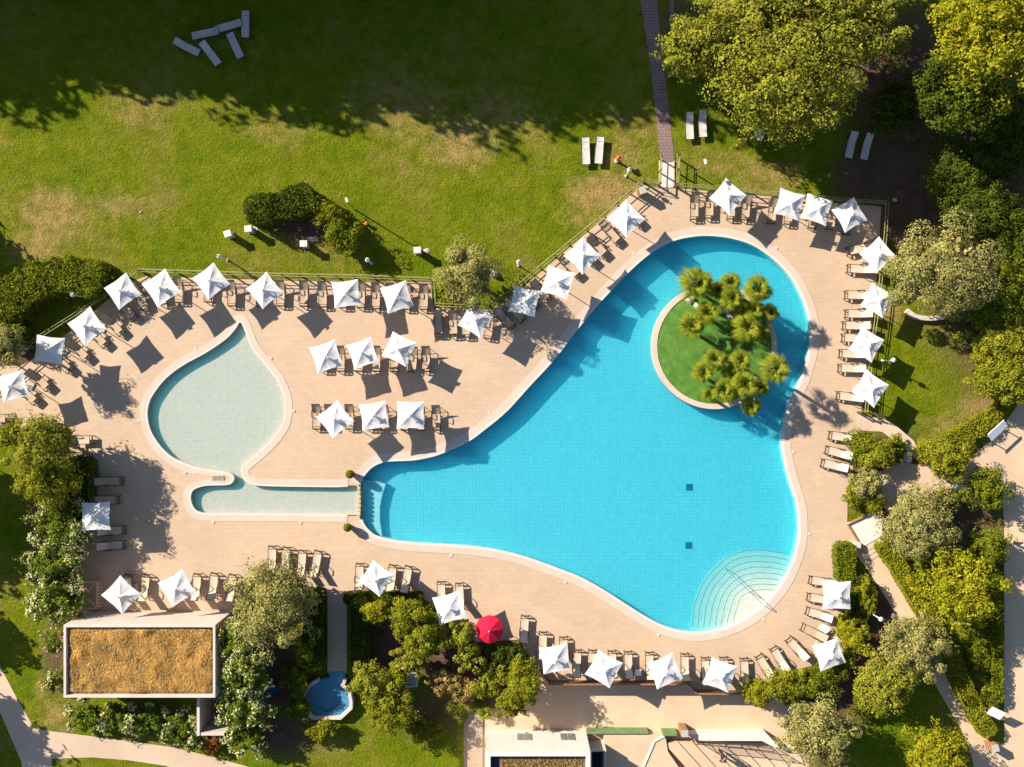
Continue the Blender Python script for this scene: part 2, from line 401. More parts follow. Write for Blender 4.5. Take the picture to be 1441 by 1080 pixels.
KID = [(339, 454), (343, 461), (355, 490), (372, 512), (389, 534), (399, 557), (401, 578), (397, 598), (383, 618), (364, 637), (348, 650), (340.5, 659), (341, 669), (348, 678), (362, 683), (395, 684.5), (430, 685), (470, 685.5), (505, 686), (507.5, 705), (505, 724), (470, 724), (440, 724), (360, 723), (300, 723), (287, 722.5), (276, 718), (270, 709), (268.5, 698), (273, 689), (287, 684), (300, 683), (318, 682.5), (326, 680), (329.5, 674), (326, 667.5), (315, 664.5), (287, 660), (265, 654), (242, 643), (225, 627), (212, 606), (207.5, 586), (209, 570), (215, 556), (233, 533), (258, 514), (289, 497), (317, 478), (331, 463), (336, 455)]
pool = px2w(smooth_loop(POOL, 4)); kid = px2w(smooth_loop(KID, 4))
ISL = [W(1005 + 88 * math.cos(2 * PI * k / 72), 488 + 88 * math.sin(2 * PI * k / 72)) for k in range(72)]
DECK = [(-60, 516), (30, 515), (60, 497), (95, 469), (150, 424), (188, 396), (206, 389), (605, 398), (611, 434), (690, 437), (737, 404), (904, 261), (1240, 291), (1237, 345), (1229, 440), (1212, 583), (1206, 608), (1202, 650), (1193, 690), (1192, 735), (1212, 771), (1178, 767), (1178, 815), (1197, 850), (1175, 880), (1190, 925), (1130, 940), (1090, 965), (1050, 973), (978, 972), (965, 959), (795, 959), (773, 959), (740, 920), (735, 900), (670, 904), (640, 880), (600, 845), (488, 834), (488, 947), (461, 947), (461, 838), (330, 850), (325, 861), (95, 862), (108, 820), (116, 700), (128, 655), (85, 652), (83, 605), (-60, 605)]
deck = px2w(DECK)
TERR = [(725, 925), (775, 950), (965, 950), (1060, 965), (1105, 985), (1140, 1030), (1150, 1120), (650, 1120), (655, 1003), (700, 1000), (730, 985)]
terr = px2w(TERR)

# ------------------------------------------------------------------ the ground: one sheet to the horizon
def make_ground():
    xs = np.concatenate([[-400, -220, -120, -75, -52], np.arange(-42, 42.01, 0.3), [52, 75, 120, 220, 400]])
    ys = np.concatenate([[-400, -220, -120, -70, -44], np.arange(-33, 36.01, 0.3), [44, 70, 120, 220, 400]])
    X, Y = np.meshgrid(xs, ys)
    Z = np.full(X.shape, -0.004)
    dk = offset_loop(deck, -0.45)
    kill = in_poly(X, Y, [(p.x, p.y) for p in dk])
    kill &= ~in_poly(X, Y, [W(455, 840), W(495, 840), W(495, 960), W(455, 960)])
    low = in_poly(X, Y, [(p.x, p.y) for p in terr])
    Z[low] = -0.47
    rp = (X - W(461, 975).x) ** 2 + (Y - W(461, 975).y) ** 2
    Z[rp < 1.75 ** 2] = -0.30
    r, c = X.shape
    idx = np.arange(r * c).reshape(r, c)
    q = np.stack([idx[:-1, :-1], idx[:-1, 1:], idx[1:, 1:], idx[1:, :-1]], -1).reshape(-1, 4)
    kf = kill.ravel()[q].all(1)
    q = q[~kf]
    o = npobj('ground', np.stack([X, Y, Z], -1).reshape(-1, 3), q, 'ground')
    PX = X / S + 720.5; PY = 540 - Y / S
    def blobs(lst):
        v = np.zeros(X.shape)
        for bx, by, rx, ry, a in lst:
            v = np.maximum(v, a * np.exp(-(((PX - bx) / rx) ** 2 + ((PY - by) / ry) ** 2)))
        return v
    dry = blobs([(75, 300, 60, 40, .95), (50, 350, 45, 35, .9), (165, 290, 60, 25, .7), (190, 150, 50, 25, .5), (650, 200, 60, 45, .85), (700, 165, 90, 50, .6), (850, 272, 60, 32, 1.0), (880, 215, 50, 40, .6), (820, 300, 40, 30, .6),
                 (390, 180, 80, 35, .45), (1010, 230, 70, 30, .55), (1080, 250, 60, 30, .7), (1250, 430, 25, 30, .9), (1330, 600, 60, 22, .6), (1320, 520, 40, 70, .15), (1380, 575, 40, 20, .95), (80, 1010, 30, 30, .7), (240, 1045, 120, 18, .6),
                 (60, 980, 20, 40, .5), (430, 340, 40, 20, .5), (600, 1010, 60, 20, .5), (640, 960, 40, 30, .5), (1230, 380, 15, 30, .8), (580, 150, 90, 60, .6), (300, 60, 90, 40, .4), (1390, 930, 20, 40, .5), (665, 1040, 15, 40, .9), (720, 960, 30, 50, .9), (725, 1000, 60, 26, 1.1)])
    soil = blobs([(1270, 130, 75, 130, 1.2), (1280, 290, 50, 80, 1.2), (1225, 250, 60, 50, 1.0), (1390, 300, 90, 240, 1.1), (540, 900, 45, 50, 1.2), (385, 945, 35, 60, 1.2), (400, 1030, 60, 40, .9), (640, 930, 60, 60, 1.0), (700, 940, 50, 60, 1.0),
                  (430, 315, 55, 28, 1.0), (20, 500, 40, 30, 1.2), (80, 740, 40, 140, .9), (1235, 880, 40, 70, 1.2), (1200, 960, 60, 60, 1.1), (1250, 660, 60, 60, 1.0), (1340, 720, 90, 70, .9), (1130, 60, 160, 110, .9), (960, 30, 40, 40, .7), (1150, 1000, 60, 90, 1.0), (600, 1000, 60, 50, .6), (80, 930, 25, 60, .7)])
    col = np.stack([np.clip(dry, 0, 1), np.clip(soil, 0, 1), np.zeros(X.shape), np.ones(X.shape)], -1).reshape(-1, 4)
    a = o.data.attributes.new('Patch', 'FLOAT_COLOR', 'POINT')
    a.data.foreach_set('color', col.astype(np.float32).ravel())
    struct(o)
make_ground()

# ------------------------------------------------------------------ deck, terrace, paths
big_edge = offset_loop(pool, 0.03); kid_edge = offset_loop(kid, 0.03)
hole_big = offset_loop(pool, 0.10)
hole_kid = offset_loop(kid, 0.06)
# the two pools meet at the weir: one shared hole in the deck
def deck_mesh():
    mb = MB()
    a = [p for p in hole_big]; b = [p for p in hole_kid]
    gate = W(506, 705)
    # drop the pieces of both outlines that cross at the weir, then join the rest
    ka = [p for p in a if not (abs(p.x - gate.x) < 0.55 and abs(p.y - gate.y) < 1.0)]
    kb = [p for p in b if not (abs(p.x - gate.x) < 0.75 and abs(p.y - gate.y) < 0.9)]
    def rot(l):
        n = len(l); g = max(range(n), key=lambda i: (l[(i + 1) % n] - l[i]).length)
        return l[g + 1:] + l[:g + 1]
    ka, kb = rot(ka), rot(kb)
    if (ka[-1] - kb[0]).length > (ka[-1] - kb[-1]).length: kb = kb[::-1]
    mb.sheet(deck, 0.03, [ka + kb])
    mb.skirt(deck, -0.02, 0.03)
    return mb
struct(deck_mesh().build('pool_deck', 'deck'))
struct(MB().sheet(terr, -0.40).build('lower_terrace', 'sand'))

def strip(name, loop, i0, i1, w0, w1, z, mat):
    """ring of coping laid along part of a closed loop, from offset w0 to w1, with its outer edge turned down"""
    n = len(loop); ids = [(i0 + k) % n for k in range((i1 - i0) % n + 1)]
    wi = offset_loop(loop, w0); wo = offset_loop(loop, w1)
    vs = []; fs = []
    for k, i in enumerate(ids):
        a, b = wi[i], wo[i]
        vs += [(a.x, a.y, z - 0.12), (a.x, a.y, z), (b.x, b.y, z), (b.x, b.y, z - 0.03)]
        if k:
            q = 4 * (k - 1)
            for m in range(3): fs.append((q + m, q + 4 + m, q + 5 + m, q + 1 + m))
    mb = MB(); mb.add(vs, fs); return struct(mb.build(name, mat))
nP, nK = len(pool), len(kid)
def widths_kid(base):
    w = []
    for p in kid:
        px = p.x / S + 720.5; py = 540 - p.y / S
        k = base
        if 270 < px < 332 and 658 < py < 689: k = min(base, 0.40 if px < 318 else 0.30)
        w.append(k)
    return w
ps = [i for i in range(nP) if not (pool[i].x < W(512, 0).x and abs(pool[i].y - W(0, 705).y) < 1.15)]
def arc_ids(n, keep):
    s = set(keep)
    st = [i for i in keep if (i - 1) % n not in s][0]
    en = [i for i in keep if (i + 1) % n not in s][0]
    return st, en
a0, a1 = arc_ids(nP, ps)
strip('pool_coping_lip', pool, a0, a1, -0.02, 0.17, 0.055, 'coping_lip')
strip('pool_coping', pool, a0, a1, 0.174, 0.62, 0.05, 'coping')
ks = [i for i in range(nK) if kid[i].x < W(498, 0).x]
b0, b1 = arc_ids(nK, ks)
strip('wading_coping_lip', kid, b0, b1, -0.02, 0.12, 0.055, 'coping_lip')
strip('wading_coping', kid, b0, b1, 0.124, widths_kid(0.52), 0.05, 'coping')

# basins
def basin(name, loop, depth, mat, tilt=(0, 0)):
    mb = MB()
    zf = lambda p: -depth + tilt[0] * p.x + tilt[1] * p.y
    o = [(p.x, p.y) for p in loop]
    loops = [[Vector((x, y, 0)) for x, y in o]]
    fs = [t for t in tessellate_polygon(loops)]
    fs = [t if (Vector(loops[0][t[1]]) - loops[0][t[0]]).cross(loops[0][t[2]] - loops[0][t[0]]).z > 0 else (t[0], t[2], t[1]) for t in fs]
    mb.add([(p.x, p.y, zf(p)) for p in loop], fs)
    n = len(loop)
    vs = [(p.x, p.y, zf(p)) for p in loop] + [(p.x, p.y, 0.02) for p in loop]
    mb.add(vs, [((i + 1) % n, i, n + i, n + (i + 1) % n) for i in range(n)])
    return struct(mb.build(name, mat))
poolb = [p for p in pool]
basin('pool_basin', poolb, 0.88, 'pooltile', (-0.004, -0.004))
basin('wading_basin', [Vector((p.x, p.y, 0)) for p in kid], 0.36, 'kidtile')
wl = offset_loop(pool, 0.02)
def closed(o):
    bm = bmesh.new(); bm.from_mesh(o.data); bmesh.ops.remove_doubles(bm, verts=bm.verts, dist=1e-4)
    bmesh.ops.recalc_face_normals(bm, faces=bm.faces); bm.to_mesh(o.data); bm.free(); return o
struct(closed(MB().prism(wl, -2.0, -0.07).sheet(wl, -2.0).build('pool_water', 'water')))
wk = [p for p in offset_loop(kid, 0.015)]
struct(closed(MB().prism(wk, -1.5, -0.045).sheet(wk, -1.5).build('wading_water', 'kidwater')))

# submerged corner steps
pool_out = offset_loop(pool, 0.03)
outer = [(975, 902), (977, 883), (980, 855), (989.6, 828.6), (1003, 809), (1022.5, 790), (1042, 780.5), (1066, 777), (1088, 778.5), (1111, 783), (1132, 790)]
inner = [(1028, 902), (1032, 877), (1037, 857.6), (1042, 843), (1047, 838), (1053, 835), (1060, 832.5), (1068.7, 831), (1082, 831), (1093, 832), (1110, 837)]
st = thing('corner_steps', 'pale curved steps sunk in the rounded corner of the big blue pool', 'pool steps', W(1060, 850, 0))
for k in range(8):
    t = k / 7.0
    cur = [((1 - t) * a[0] + t * b[0], (1 - t) * a[1] + t * b[1]) for a, b in zip(outer, inner)]
    cs = px2w(smooth_loop(cur, 5, False)); z = -0.66 + 0.075 * k
    # keep the treads within the wall of the pool
    inside = in_poly(np.array([p.x for p in cs]), np.array([p.y for p in cs]), [(p.x, p.y) for p in pool])
    cs = [p for p, i in zip(cs, inside) if i]
    a, b = cs[0], cs[-1]
    nearest = lambda q: min(range(nP), key=lambda i: (pool[i].x - q.x) ** 2 + (pool[i].y - q.y) ** 2)
    i, j = nearest(b), nearest(a)
    walk = []; q = i
    while q != j: walk.append(pool_out[q]); q = (q + 1) % nP
    walk.append(pool_out[j])
    poly = cs + [Vector((p.x, p.y, 0)) for p in walk]
    mb = MB(*st.location); mb.prism(poly, z - 0.5 if k == 0 else z - 0.075, z)
    mb.build('tread', 'steptile', st)
    ln = MB(*st.location)
    for p, r in zip(cs[:-1], cs[1:]):
        d = (r - p).normalized(); nn = Vector((-d.y, d.x, 0)) * 0.022
        ln.add([(p.x + nn.x, p.y + nn.y, z + .004), (p.x - nn.x, p.y - nn.y, z + .004), (r.x - nn.x, r.y - nn.y, z + .004), (r.x + nn.x, r.y + nn.y, z + .004)], [(0, 1, 2, 3)])
    ln.build('nosing', 'stepline', st)
hr = thing('handrail', 'thin steel handrail running down the curved corner steps of the pool', 'handrail', W(1050, 830))
def wpt(x, y, z): return W(x, y, z)
mb = MB(*hr.location); mb.tube([wpt(1076, 853, 0.05), wpt(1076, 853, 0.7), wpt(1073, 850, .82), wpt(1055, 833, .62), wpt(1021, 801, .25), wpt(1019, 799, .1), wpt(1019, 799, -.5)], 0.022); mb.build('rail', 'steel', hr)
mb = MB(*hr.location); mb.tube([wpt(1055, 833, .62), wpt(1055, 833, -.2)], 0.02); mb.build('post', 'steel', hr)
# entry bench on the canal side
bench = px2w([(509, 676), (527, 678), (542, 682), (537, 697), (533.5, 714), (533.5, 735), (537, 757), (520, 747), (511, 735), (507.5, 715), (507, 695)])
sb = thing('entry_platform', 'shallow blue tiled platform under water beside the stone weir', 'pool platform', W(522, 715))
MB(*sb.location).prism(bench, -0.9, -0.42).build('platform_top', 'pooltile', sb)
e = MB(*sb.location); lip = px2w([(527, 678), (542, 682), (537, 697), (533.5, 714), (533.5, 735), (537, 757)])
for p, r in zip(lip[:-1], lip[1:]):
    d = (r - p).normalized(); nn = Vector((-d.y, d.x, 0)) * 0.03
    e.add([(p.x + nn.x, p.y + nn.y, -.414), (p.x - nn.x, p.y - nn.y, -.414), (r.x - nn.x, r.y - nn.y, -.414), (r.x + nn.x, r.y + nn.y, -.414)], [(0, 1, 2, 3)])
e.build('nosing', 'stepline', sb)
# weir between canal and pool
we = thing('weir', 'low yellow stone weir between the pale canal and the blue pool', 'weir', W(506, 705))
MB(*we.location).prism(px2w([(502.5, 684), (507.5, 684), (508.5, 705), (507.5, 727), (502.5, 727), (503.5, 705)]), -1.0, -0.02).build('sill_wall', 'stonewall', we)
for k in range(7):
    mb = MB(*we.location); p = W(505.6 + 0.7 * math.sin(PI * k / 6), 687 + 6.2 * k); mb.box((p.x, p.y, 0.07), (0.2, 0.2, 0.19)); mb.build('block', 'stonewall', we)
# floor drains, inlet covers
for (x, y, lab) in ((973.5, 688, 'dark square drain cover on the blue pool floor, upper one'), (972.5, 771, 'dark square drain cover on the blue pool floor, nearer the corner steps')):
    p = W(x, y); zz = -0.88 - 0.004 * p.x - 0.004 * p.y
    d = thing('drain_cover', lab, 'drain', (p.x, p.y, zz), 0, 'drain covers in the pool floor')
    MB().box((0, 0, 0.02), (0.46, 0.46, 0.03)).build('plate', 'draindark', d)
    mb = MB()
    for k in range(6): mb.box((-0.17 + 0.068 * k, 0, 0.04), (0.02, 0.36, 0.008))
    mb.build('grating', 'draindark', d)
g = thing('floor_grate', 'small brown metal grate set in the peninsula between pool and canal', 'grate', W(307, 673, 0.05))
MB().box((0, 0, 0.012), (0.85, 0.38, 0.02)).build('plate', 'concrete', g)
mb = MB()
for k in range(9): mb.box((-0.36 + 0.09 * k, 0, 0.028), (0.025, 0.30, 0.01))
mb.build('grating', 'postwood', g)

# island
isl = thing('island', 'round green turf island with stone rim in the blue pool', 'island', W(1005, 488))
rim = [(p.x - isl.location.x, p.y - isl.location.y) for p in ISL]
rin = [(x * 0.915, y * 0.915) for x, y in rim]
m_ = MB(); m_.prism(rim, -1.2, 0.10, [rin]); m_.build('rim', 'coping', isl)
mt = MB()
tv = [(0, 0, 0.2)]; tf = []
for k in range(1, 11):
    for a in range(72):
        f = k / 10; tv.append((rin[a][0] * f * .999, rin[a][1] * f * .999, 0.2 - 0.14 * f ** 3 + 0.015 * math.sin(a * .9 + k * 2)))
for a in range(72): tf.append((0, 1 + a, 1 + (a + 1) % 72))
for k in range(9):
    for a in range(72): tf.append((1 + k * 72 + a, 1 + (k + 1) * 72 + a, 1 + (k + 1) * 72 + (a + 1) % 72, 1 + k * 72 + (a + 1) % 72))
mt.add(tv, tf); mt.build('turf', 'turf', isl, True)

def sheet(name, pts, z, mat): return struct(MB().sheet(px2w(pts), z).build(name, mat))
sheet('garden_path', [(-60, 870), (0, 937), (25, 985), (49, 1026), (86, 1031), (160, 1040), (244, 1052), (286, 1062), (345, 1078), (400, 1095), (400, 1130), (310, 1110), (234, 1078), (180, 1070), (130, 1066), (73, 1068), (70, 1130), (40, 1130), (30, 1072), (0, 1002), (-60, 930)], 0.012, 'path')
sheet('brick_path', [(899, -60), (921, -60), (924, 0), (932, 80), (941, 150), (949, 228), (929, 229), (922, 150), (912, 70), (901, 0)], 0.012, 'brickpath')
sheet('brick_path', [(944, -60), (950, -60), (947, 60), (942, 30)], 0.014, 'brickpath')
sheet('side_path', [(1203, 584), (1240, 588), (1258, 597), (1285, 620), (1300, 645), (1312, 662), (1340, 672), (1362, 662), (1362, 680), (1330, 690), (1290, 705), (1255, 715), (1240, 690), (1270, 690), (1300, 670), (1295, 652), (1272, 631), (1241, 608), (1206, 606)], 0.034, 'path')
sheet('side_path', [(1232, 668), (1262, 650), (1300, 655), (1322, 672), (1292, 700), (1250, 722), (1236, 705)], 0.038, 'path')
sheet('plaza', [(1330, 690), (1355, 655), (1402, 612), (1432, 570), (1500, 500), (1500, 1130), (1380, 1130), (1366, 1059), (1353, 1028), (1311, 955), (1263, 867), (1223, 805), (1200, 775), (1232, 752), (1260, 800), (1306, 875), (1335, 945), (1363, 992), (1387, 1038), (1413, 1049), (1413, 740), (1410, 690), (1385, 660)], 0.016, 'sand')
sheet('walkway', [(652, 1005), (679, 1005), (679, 1130), (651, 1130)], -0.30, 'walkway')

# retaining wall at the terrace edge
rw = MB(); ed = px2w([(738, 905), (741, 921), (773, 960), (795, 960), (965, 960), (978, 973), (1050, 974), (1092, 966)])
for p, q in zip(ed[:-1], ed[1:]):
    d = (q - p).normalized(); nn = Vector((d.y, -d.x, 0)) * 0.16
    c = (p + q) / 2 + nn / 2
    rw.box((c.x, c.y, -0.23), ((q - p).length + 0.1, 0.16, 0.5), math.atan2(d.y, d.x))
tag(rw.build('retaining_wall', 'plaster'), 'low plastered retaining wall holding the deck above the lower terrace', 'wall')

# ------------------------------------------------------------------ sun loungers
def make_lounger(name, ang, fab, arms=True, loop=True):
    t = thing(name, 'x', 'sun lounger')
    zb = 0.35; hy = 0.17; bl = 0.80; a = R(ang)
    def slab(pts, w, th):                       # sagging cloth between two rails, following (y, z) points
        mb = MB(); n = len(pts); m = 5; vs = []; fs = []
        for i, (y, z) in enumerate(pts):
            for k in range(m):
                u = k / (m - 1) * 2 - 1
                vs.append((u * w, y, z - 0.018 * (1 - u * u) * (1 if 0 < i < n - 1 else 0.3)))
        for i in range(n - 1):
            for k in range(m - 1): fs.append((i * m + k, i * m + k + 1, (i + 1) * m + k + 1, (i + 1) * m + k))
        k0 = len(vs); vs2 = [(x, y, z - th) for x, y, z in vs]
        fs2 = [tuple(q + k0 for q in f[::-1]) for f in fs]
        bd = [(i * m, (i + 1) * m) for i in range(n - 1)] + [(i * m + m - 1, (i + 1) * m + m - 1) for i in range(n - 1)] + [(k, k + 1) for k in range(m - 1)] + [((n - 1) * m + k, (n - 1) * m + k + 1) for k in range(m - 1)]
        return mb.add(vs + vs2, fs + fs2 + [(p, q, q + k0, p + k0) for p, q in bd])
    y0 = -0.76 if loop else -0.93
    slab([(y0 + (hy - y0) * i / 6, zb) for i in range(7)], 0.265, 0.02).build('seat', fab, t)
    slab([(hy + 0.01 + bl * math.cos(a) * i / 5, zb + bl * math.sin(a) * i / 5) for i in range(6)], 0.265, 0.02).build('backrest', fab, t)
    mb = MB(); r = 0.022
    for s in (-1, 1):
        mb.tube([(s * 0.285, y0, zb - .01), (s * 0.285, hy + 0.45, zb - .01)], r)
        mb.tube([(s * 0.28, hy, zb), (s * 0.28, hy + bl * math.cos(a), zb + bl * math.sin(a))], r * .9)
    mb.tube([(-.285, y0 - .01, zb - .01), (.285, y0 - .01, zb - .01)], r)
    mb.tube([(-.28, hy + bl * math.cos(a), zb + bl * math.sin(a)), (.28, hy + bl * math.cos(a), zb + bl * math.sin(a))], r)
    mb.tube([(-.285, hy + .45, zb - .01), (.285, hy + .45, zb - .01)], r * .9)
    mb.build('frame', 'frame', t)
    if ang > 15:
        for s in (-1, 1): MB().tube([(s * .2, hy + .5 * math.cos(a), zb + .5 * math.sin(a) - .02), (s * .2, hy + .42, zb - .02)], 0.014, 5).build('back_support', 'frame', t)
    for s in (-1, 1): MB().tube([(s * .275, hy + .40, zb), (s * .285, hy + .47, 0.0)], 0.022).build('leg', 'frame', t)
    if loop:
        mb = MB()
        for s in (-1, 1): mb.tube([(s * .275, y0, zb - .01), (s * .272, y0 - .12, zb), (s * .265, y0 - .20, zb - .06), (s * .262, y0 - .19, 0.0)], 0.034)
        mb.tube([(-.268, y0 - .19, zb - .05), (.268, y0 - .19, zb - .05)], 0.05)
        mb.build('foot_rail', 'frame', t)
    else:
        for s in (-1, 1): MB().tube([(s * .26, y0 + .12, zb), (s * .27, y0 + .08, 0.0)], 0.022).build('leg', 'frame', t)
    if arms:
        for s in (-1, 1):
            MB().tube([(s * .305, hy - .30, zb - .02), (s * .315, hy - .26, zb + .17), (s * .315, hy - .18, zb + .22), (s * .315, hy + .12, zb + .22), (s * .312, hy + .2, zb + .15), (s * .305, hy + .2, zb - .02)], 0.029).build('armrest', 'frame', t)
    return t
PROTO = {
    'raised': make_lounger('sun_lounger', 38, 'taupe'),
    'pale': make_lounger('sun_lounger', 40, 'pale'),
    'low': make_lounger('sun_lounger', 14, 'taupe'),
    'flat': make_lounger('garden_lounger', 2, 'greyfab', False, False),
    'bent': make_lounger('garden_lounger', 26, 'greyfab', False, False),
}
USED = set()
def lounger(kind, head, foot, label, group, z=0.03):
    r = PROTO[kind]
    if kind in USED: r = copy_tree(r)
    USED.add(kind)
    h, f = W(head[0], head[1], .45), W(foot[0], foot[1], .33)
    c = (h + f) / 2; d = h - f
    r.location = (c.x, c.y, z); r.rotation_euler = (0, 0, math.atan2(-d.x, d.y))
    r['label'] = label; r['group'] = group
    return r
rnd = random.Random(5)
def row(kind, pts, phrase, group, alt=None, word='taupe'):
    for i, p in enumerate(pts):
        k = kind
        if alt and i in alt: k = alt[i]
        s = {'raised': 'with raised back', 'pale': 'with raised back', 'low': 'lying almost flat', 'flat': 'lying flat', 'bent': 'with tilted back'}[k]
        j = lambda: rnd.uniform(-.6, .6)
        lounger(k, (p[0] + j(), p[1]), (p[2] + j(), p[3]), f'{ORD[i]} {word} lounger {s}, {phrase}', group)
G1 = 'sun loungers set out around the pool deck'
row('raised', [(-29, 588, 12, 589), (22, 540, 50, 567), (39, 520, 68, 548), (70, 495, 99, 523), (95, 478, 123, 506), (121, 459, 149, 487), (145, 442, 171, 470), (162, 420, 190, 449)], 'slanting row by the hedge fence, from the low end', G1)
row('raised', [(190, 398, 205, 436), (222, 391, 229, 428), (251, 388, 252, 425), (295, 388, 293, 424), (326, 393, 326.5, 430), (366, 394, 366, 431), (396, 393, 395, 430), (428, 394, 427, 430), (454, 395, 454, 431), (482, 396, 482, 432), (509, 396, 507, 432), (529, 397, 528.5, 434), (549, 397, 549, 434), (573, 398, 572, 435), (597, 398, 597, 435)], 'row on the lawn fence, from the left', G1)
row('raised', [(617, 436, 617, 471), (637, 437, 638, 472), (656, 438, 656, 473), (691, 439, 686, 476)], 'short row below the olive tree, from the left', G1)
row('raised', [(697, 434, 722, 462), (711, 423, 737, 451), (731, 406, 757, 434), (747, 394, 772, 423), (789, 361, 815, 389), (811, 344, 837, 371), (827, 331, 853, 360), (846, 312, 871, 342), (878, 288, 903, 317)], 'diagonal fence row, from the olive tree up', G1, {4: 'low', 7: 'low'})
row('raised', [(977, 270, 976.5, 309), (1000, 269, 998, 307), (1030, 270, 1028, 308), (1053, 272, 1048, 309), (1089, 276, 1085, 314), (1113, 278, 1108, 315), (1149, 283, 1143, 321), (1172, 285, 1168, 322), (1194, 292, 1190, 330)], 'top row beside the footbridge, from the bridge', G1)
row('pale', [(1231, 346, 1192, 354), (1232, 380, 1193, 378), (1229, 416, 1189, 415), (1228.5, 441.5, 1188.5, 441.7), (1226, 458.5, 1186, 458), (1224, 476, 1184, 475.5), (1221, 499, 1181, 497.5), (1219, 519, 1179, 518), (1217, 561, 1177, 556.5)], 'column along the side fence, from the top', G1)
row('pale', [(1206, 618, 1166, 612.5), (1201, 643, 1161, 632.5), (1195, 660, 1155, 651)], 'trio against the shrub bed, from the top', G1, {}, 'cream')
row('pale', [(1178, 822, 1137, 816), (1175, 847, 1135, 840), (1173, 871, 1134, 859.5), (1165, 900, 1127, 882), (1137, 930, 1108, 898), (1108, 947, 1086.5, 911), (1088, 958, 1066.5, 922)], 'fan around the corner steps, from the top', G1, {3: 'low'}, 'cream')
row('pale', [(763, 929, 764, 890), (795, 936, 793, 897), (811, 954, 813, 915), (832, 955, 833, 915), (862, 956, 861, 916), (885, 957, 884, 917), (915, 958, 914, 918), (964, 960, 963, 920), (993, 965, 992, 926), (1020, 965, 1018, 925), (1049, 966, 1046.5, 927)], 'row on the brown terrace fence, from the left', G1, {}, 'beige')
row('pale', [(506, 833, 506, 793), (549, 835, 553, 795), (568, 836, 575, 797), (622, 858, 620, 819), (648, 860, 646, 821), (737, 906, 739, 867)], 'group above the yellow shrubs, from the left', G1, {}, 'beige')
row('raised', [(383, 808, 383, 769), (400, 810, 403, 770), (423, 814, 425.5, 775), (441, 815, 448, 775)], 'four loungers by the dusty olive, from the left', G1, {0: 'pale', 1: 'pale', 2: 'pale', 3: 'pale'}, 'tan')
row('pale', [(177, 848, 180, 809), (202, 848, 205, 809), (247, 848, 248, 811), (275, 847, 277, 808), (298, 846, 302, 807), (324, 848, 327, 809)], 'row above the dry grass roof, from the left', G1, {}, 'tan')
row('pale', [(88, 620, 132, 619), (89, 643, 132, 643), (130, 678, 176, 677), (125, 704, 170, 704), (134, 748, 179, 746), (133, 769, 178, 767)], 'column by the oleander hedge, from the top', G1, {1: 'low', 2: 'low', 3: 'low'}, 'grey')
row('raised', [(455, 486, 455, 521), (480, 486, 480, 521), (506, 486, 505, 521), (531, 486, 529, 521), (556, 486, 555, 522), (583, 487, 580, 522), (600, 486, 600, 522)], 'upper open row between the two pools, from the left', G1)
row('raised', [(446, 567, 446, 603), (464, 567, 464, 603), (492, 567, 492, 603), (520, 567, 520, 604), (541, 568, 541, 604), (570, 568, 570, 605), (592, 568, 592, 605), (614, 569, 614, 604)], 'lower open row between the two pools, from the left', G1)
GL = 'loose loungers left on the lawn'
for k, h, f, lab in (
    ('flat', (345, 16), (345, 52), 'grey lounger standing upright to the rest of the shaded lawn heap'),
    ('flat', (338, 31), (304, 42), 'pale lounger end to end with another in the shaded lawn heap'),
    ('flat', (305, 43), (271, 51), 'darker lounger touching the end of a pale one on the shaded lawn'),
    ('bent', (246, 58), (280, 75), 'lounger with bent back at the outer edge of the shaded lawn heap'),
    ('bent', (288, 65), (304, 86), 'short looking folded lounger in the middle of the shaded lawn heap'),
    ('flat', (323, 48), (338, 80), 'pale slanting lounger lying below the end to end pair'),
    ('flat', (824, 195), (825, 230), 'beige lounger on sunny grass, farther from the red hydrant'),
    ('flat', (845, 194), (842, 229), 'beige lounger on sunny grass, closer to the red hydrant'),
    ('bent', (970, 159), (971, 195), 'grey lounger under the acacia, beside the brick path'),
    ('bent', (988, 156), (989.5, 192), 'grey lounger under the acacia, closer to its crown'),
    ('bent', (1202, 187), (1194, 221), 'bent beige lounger on brown soil, nearer the acacia'),
    ('bent', (1224, 189), (1215.5, 224), 'bent grey lounger on brown soil, nearer the dark hedge')):
    lounger(k, h, f, lab, GL, 0.0)

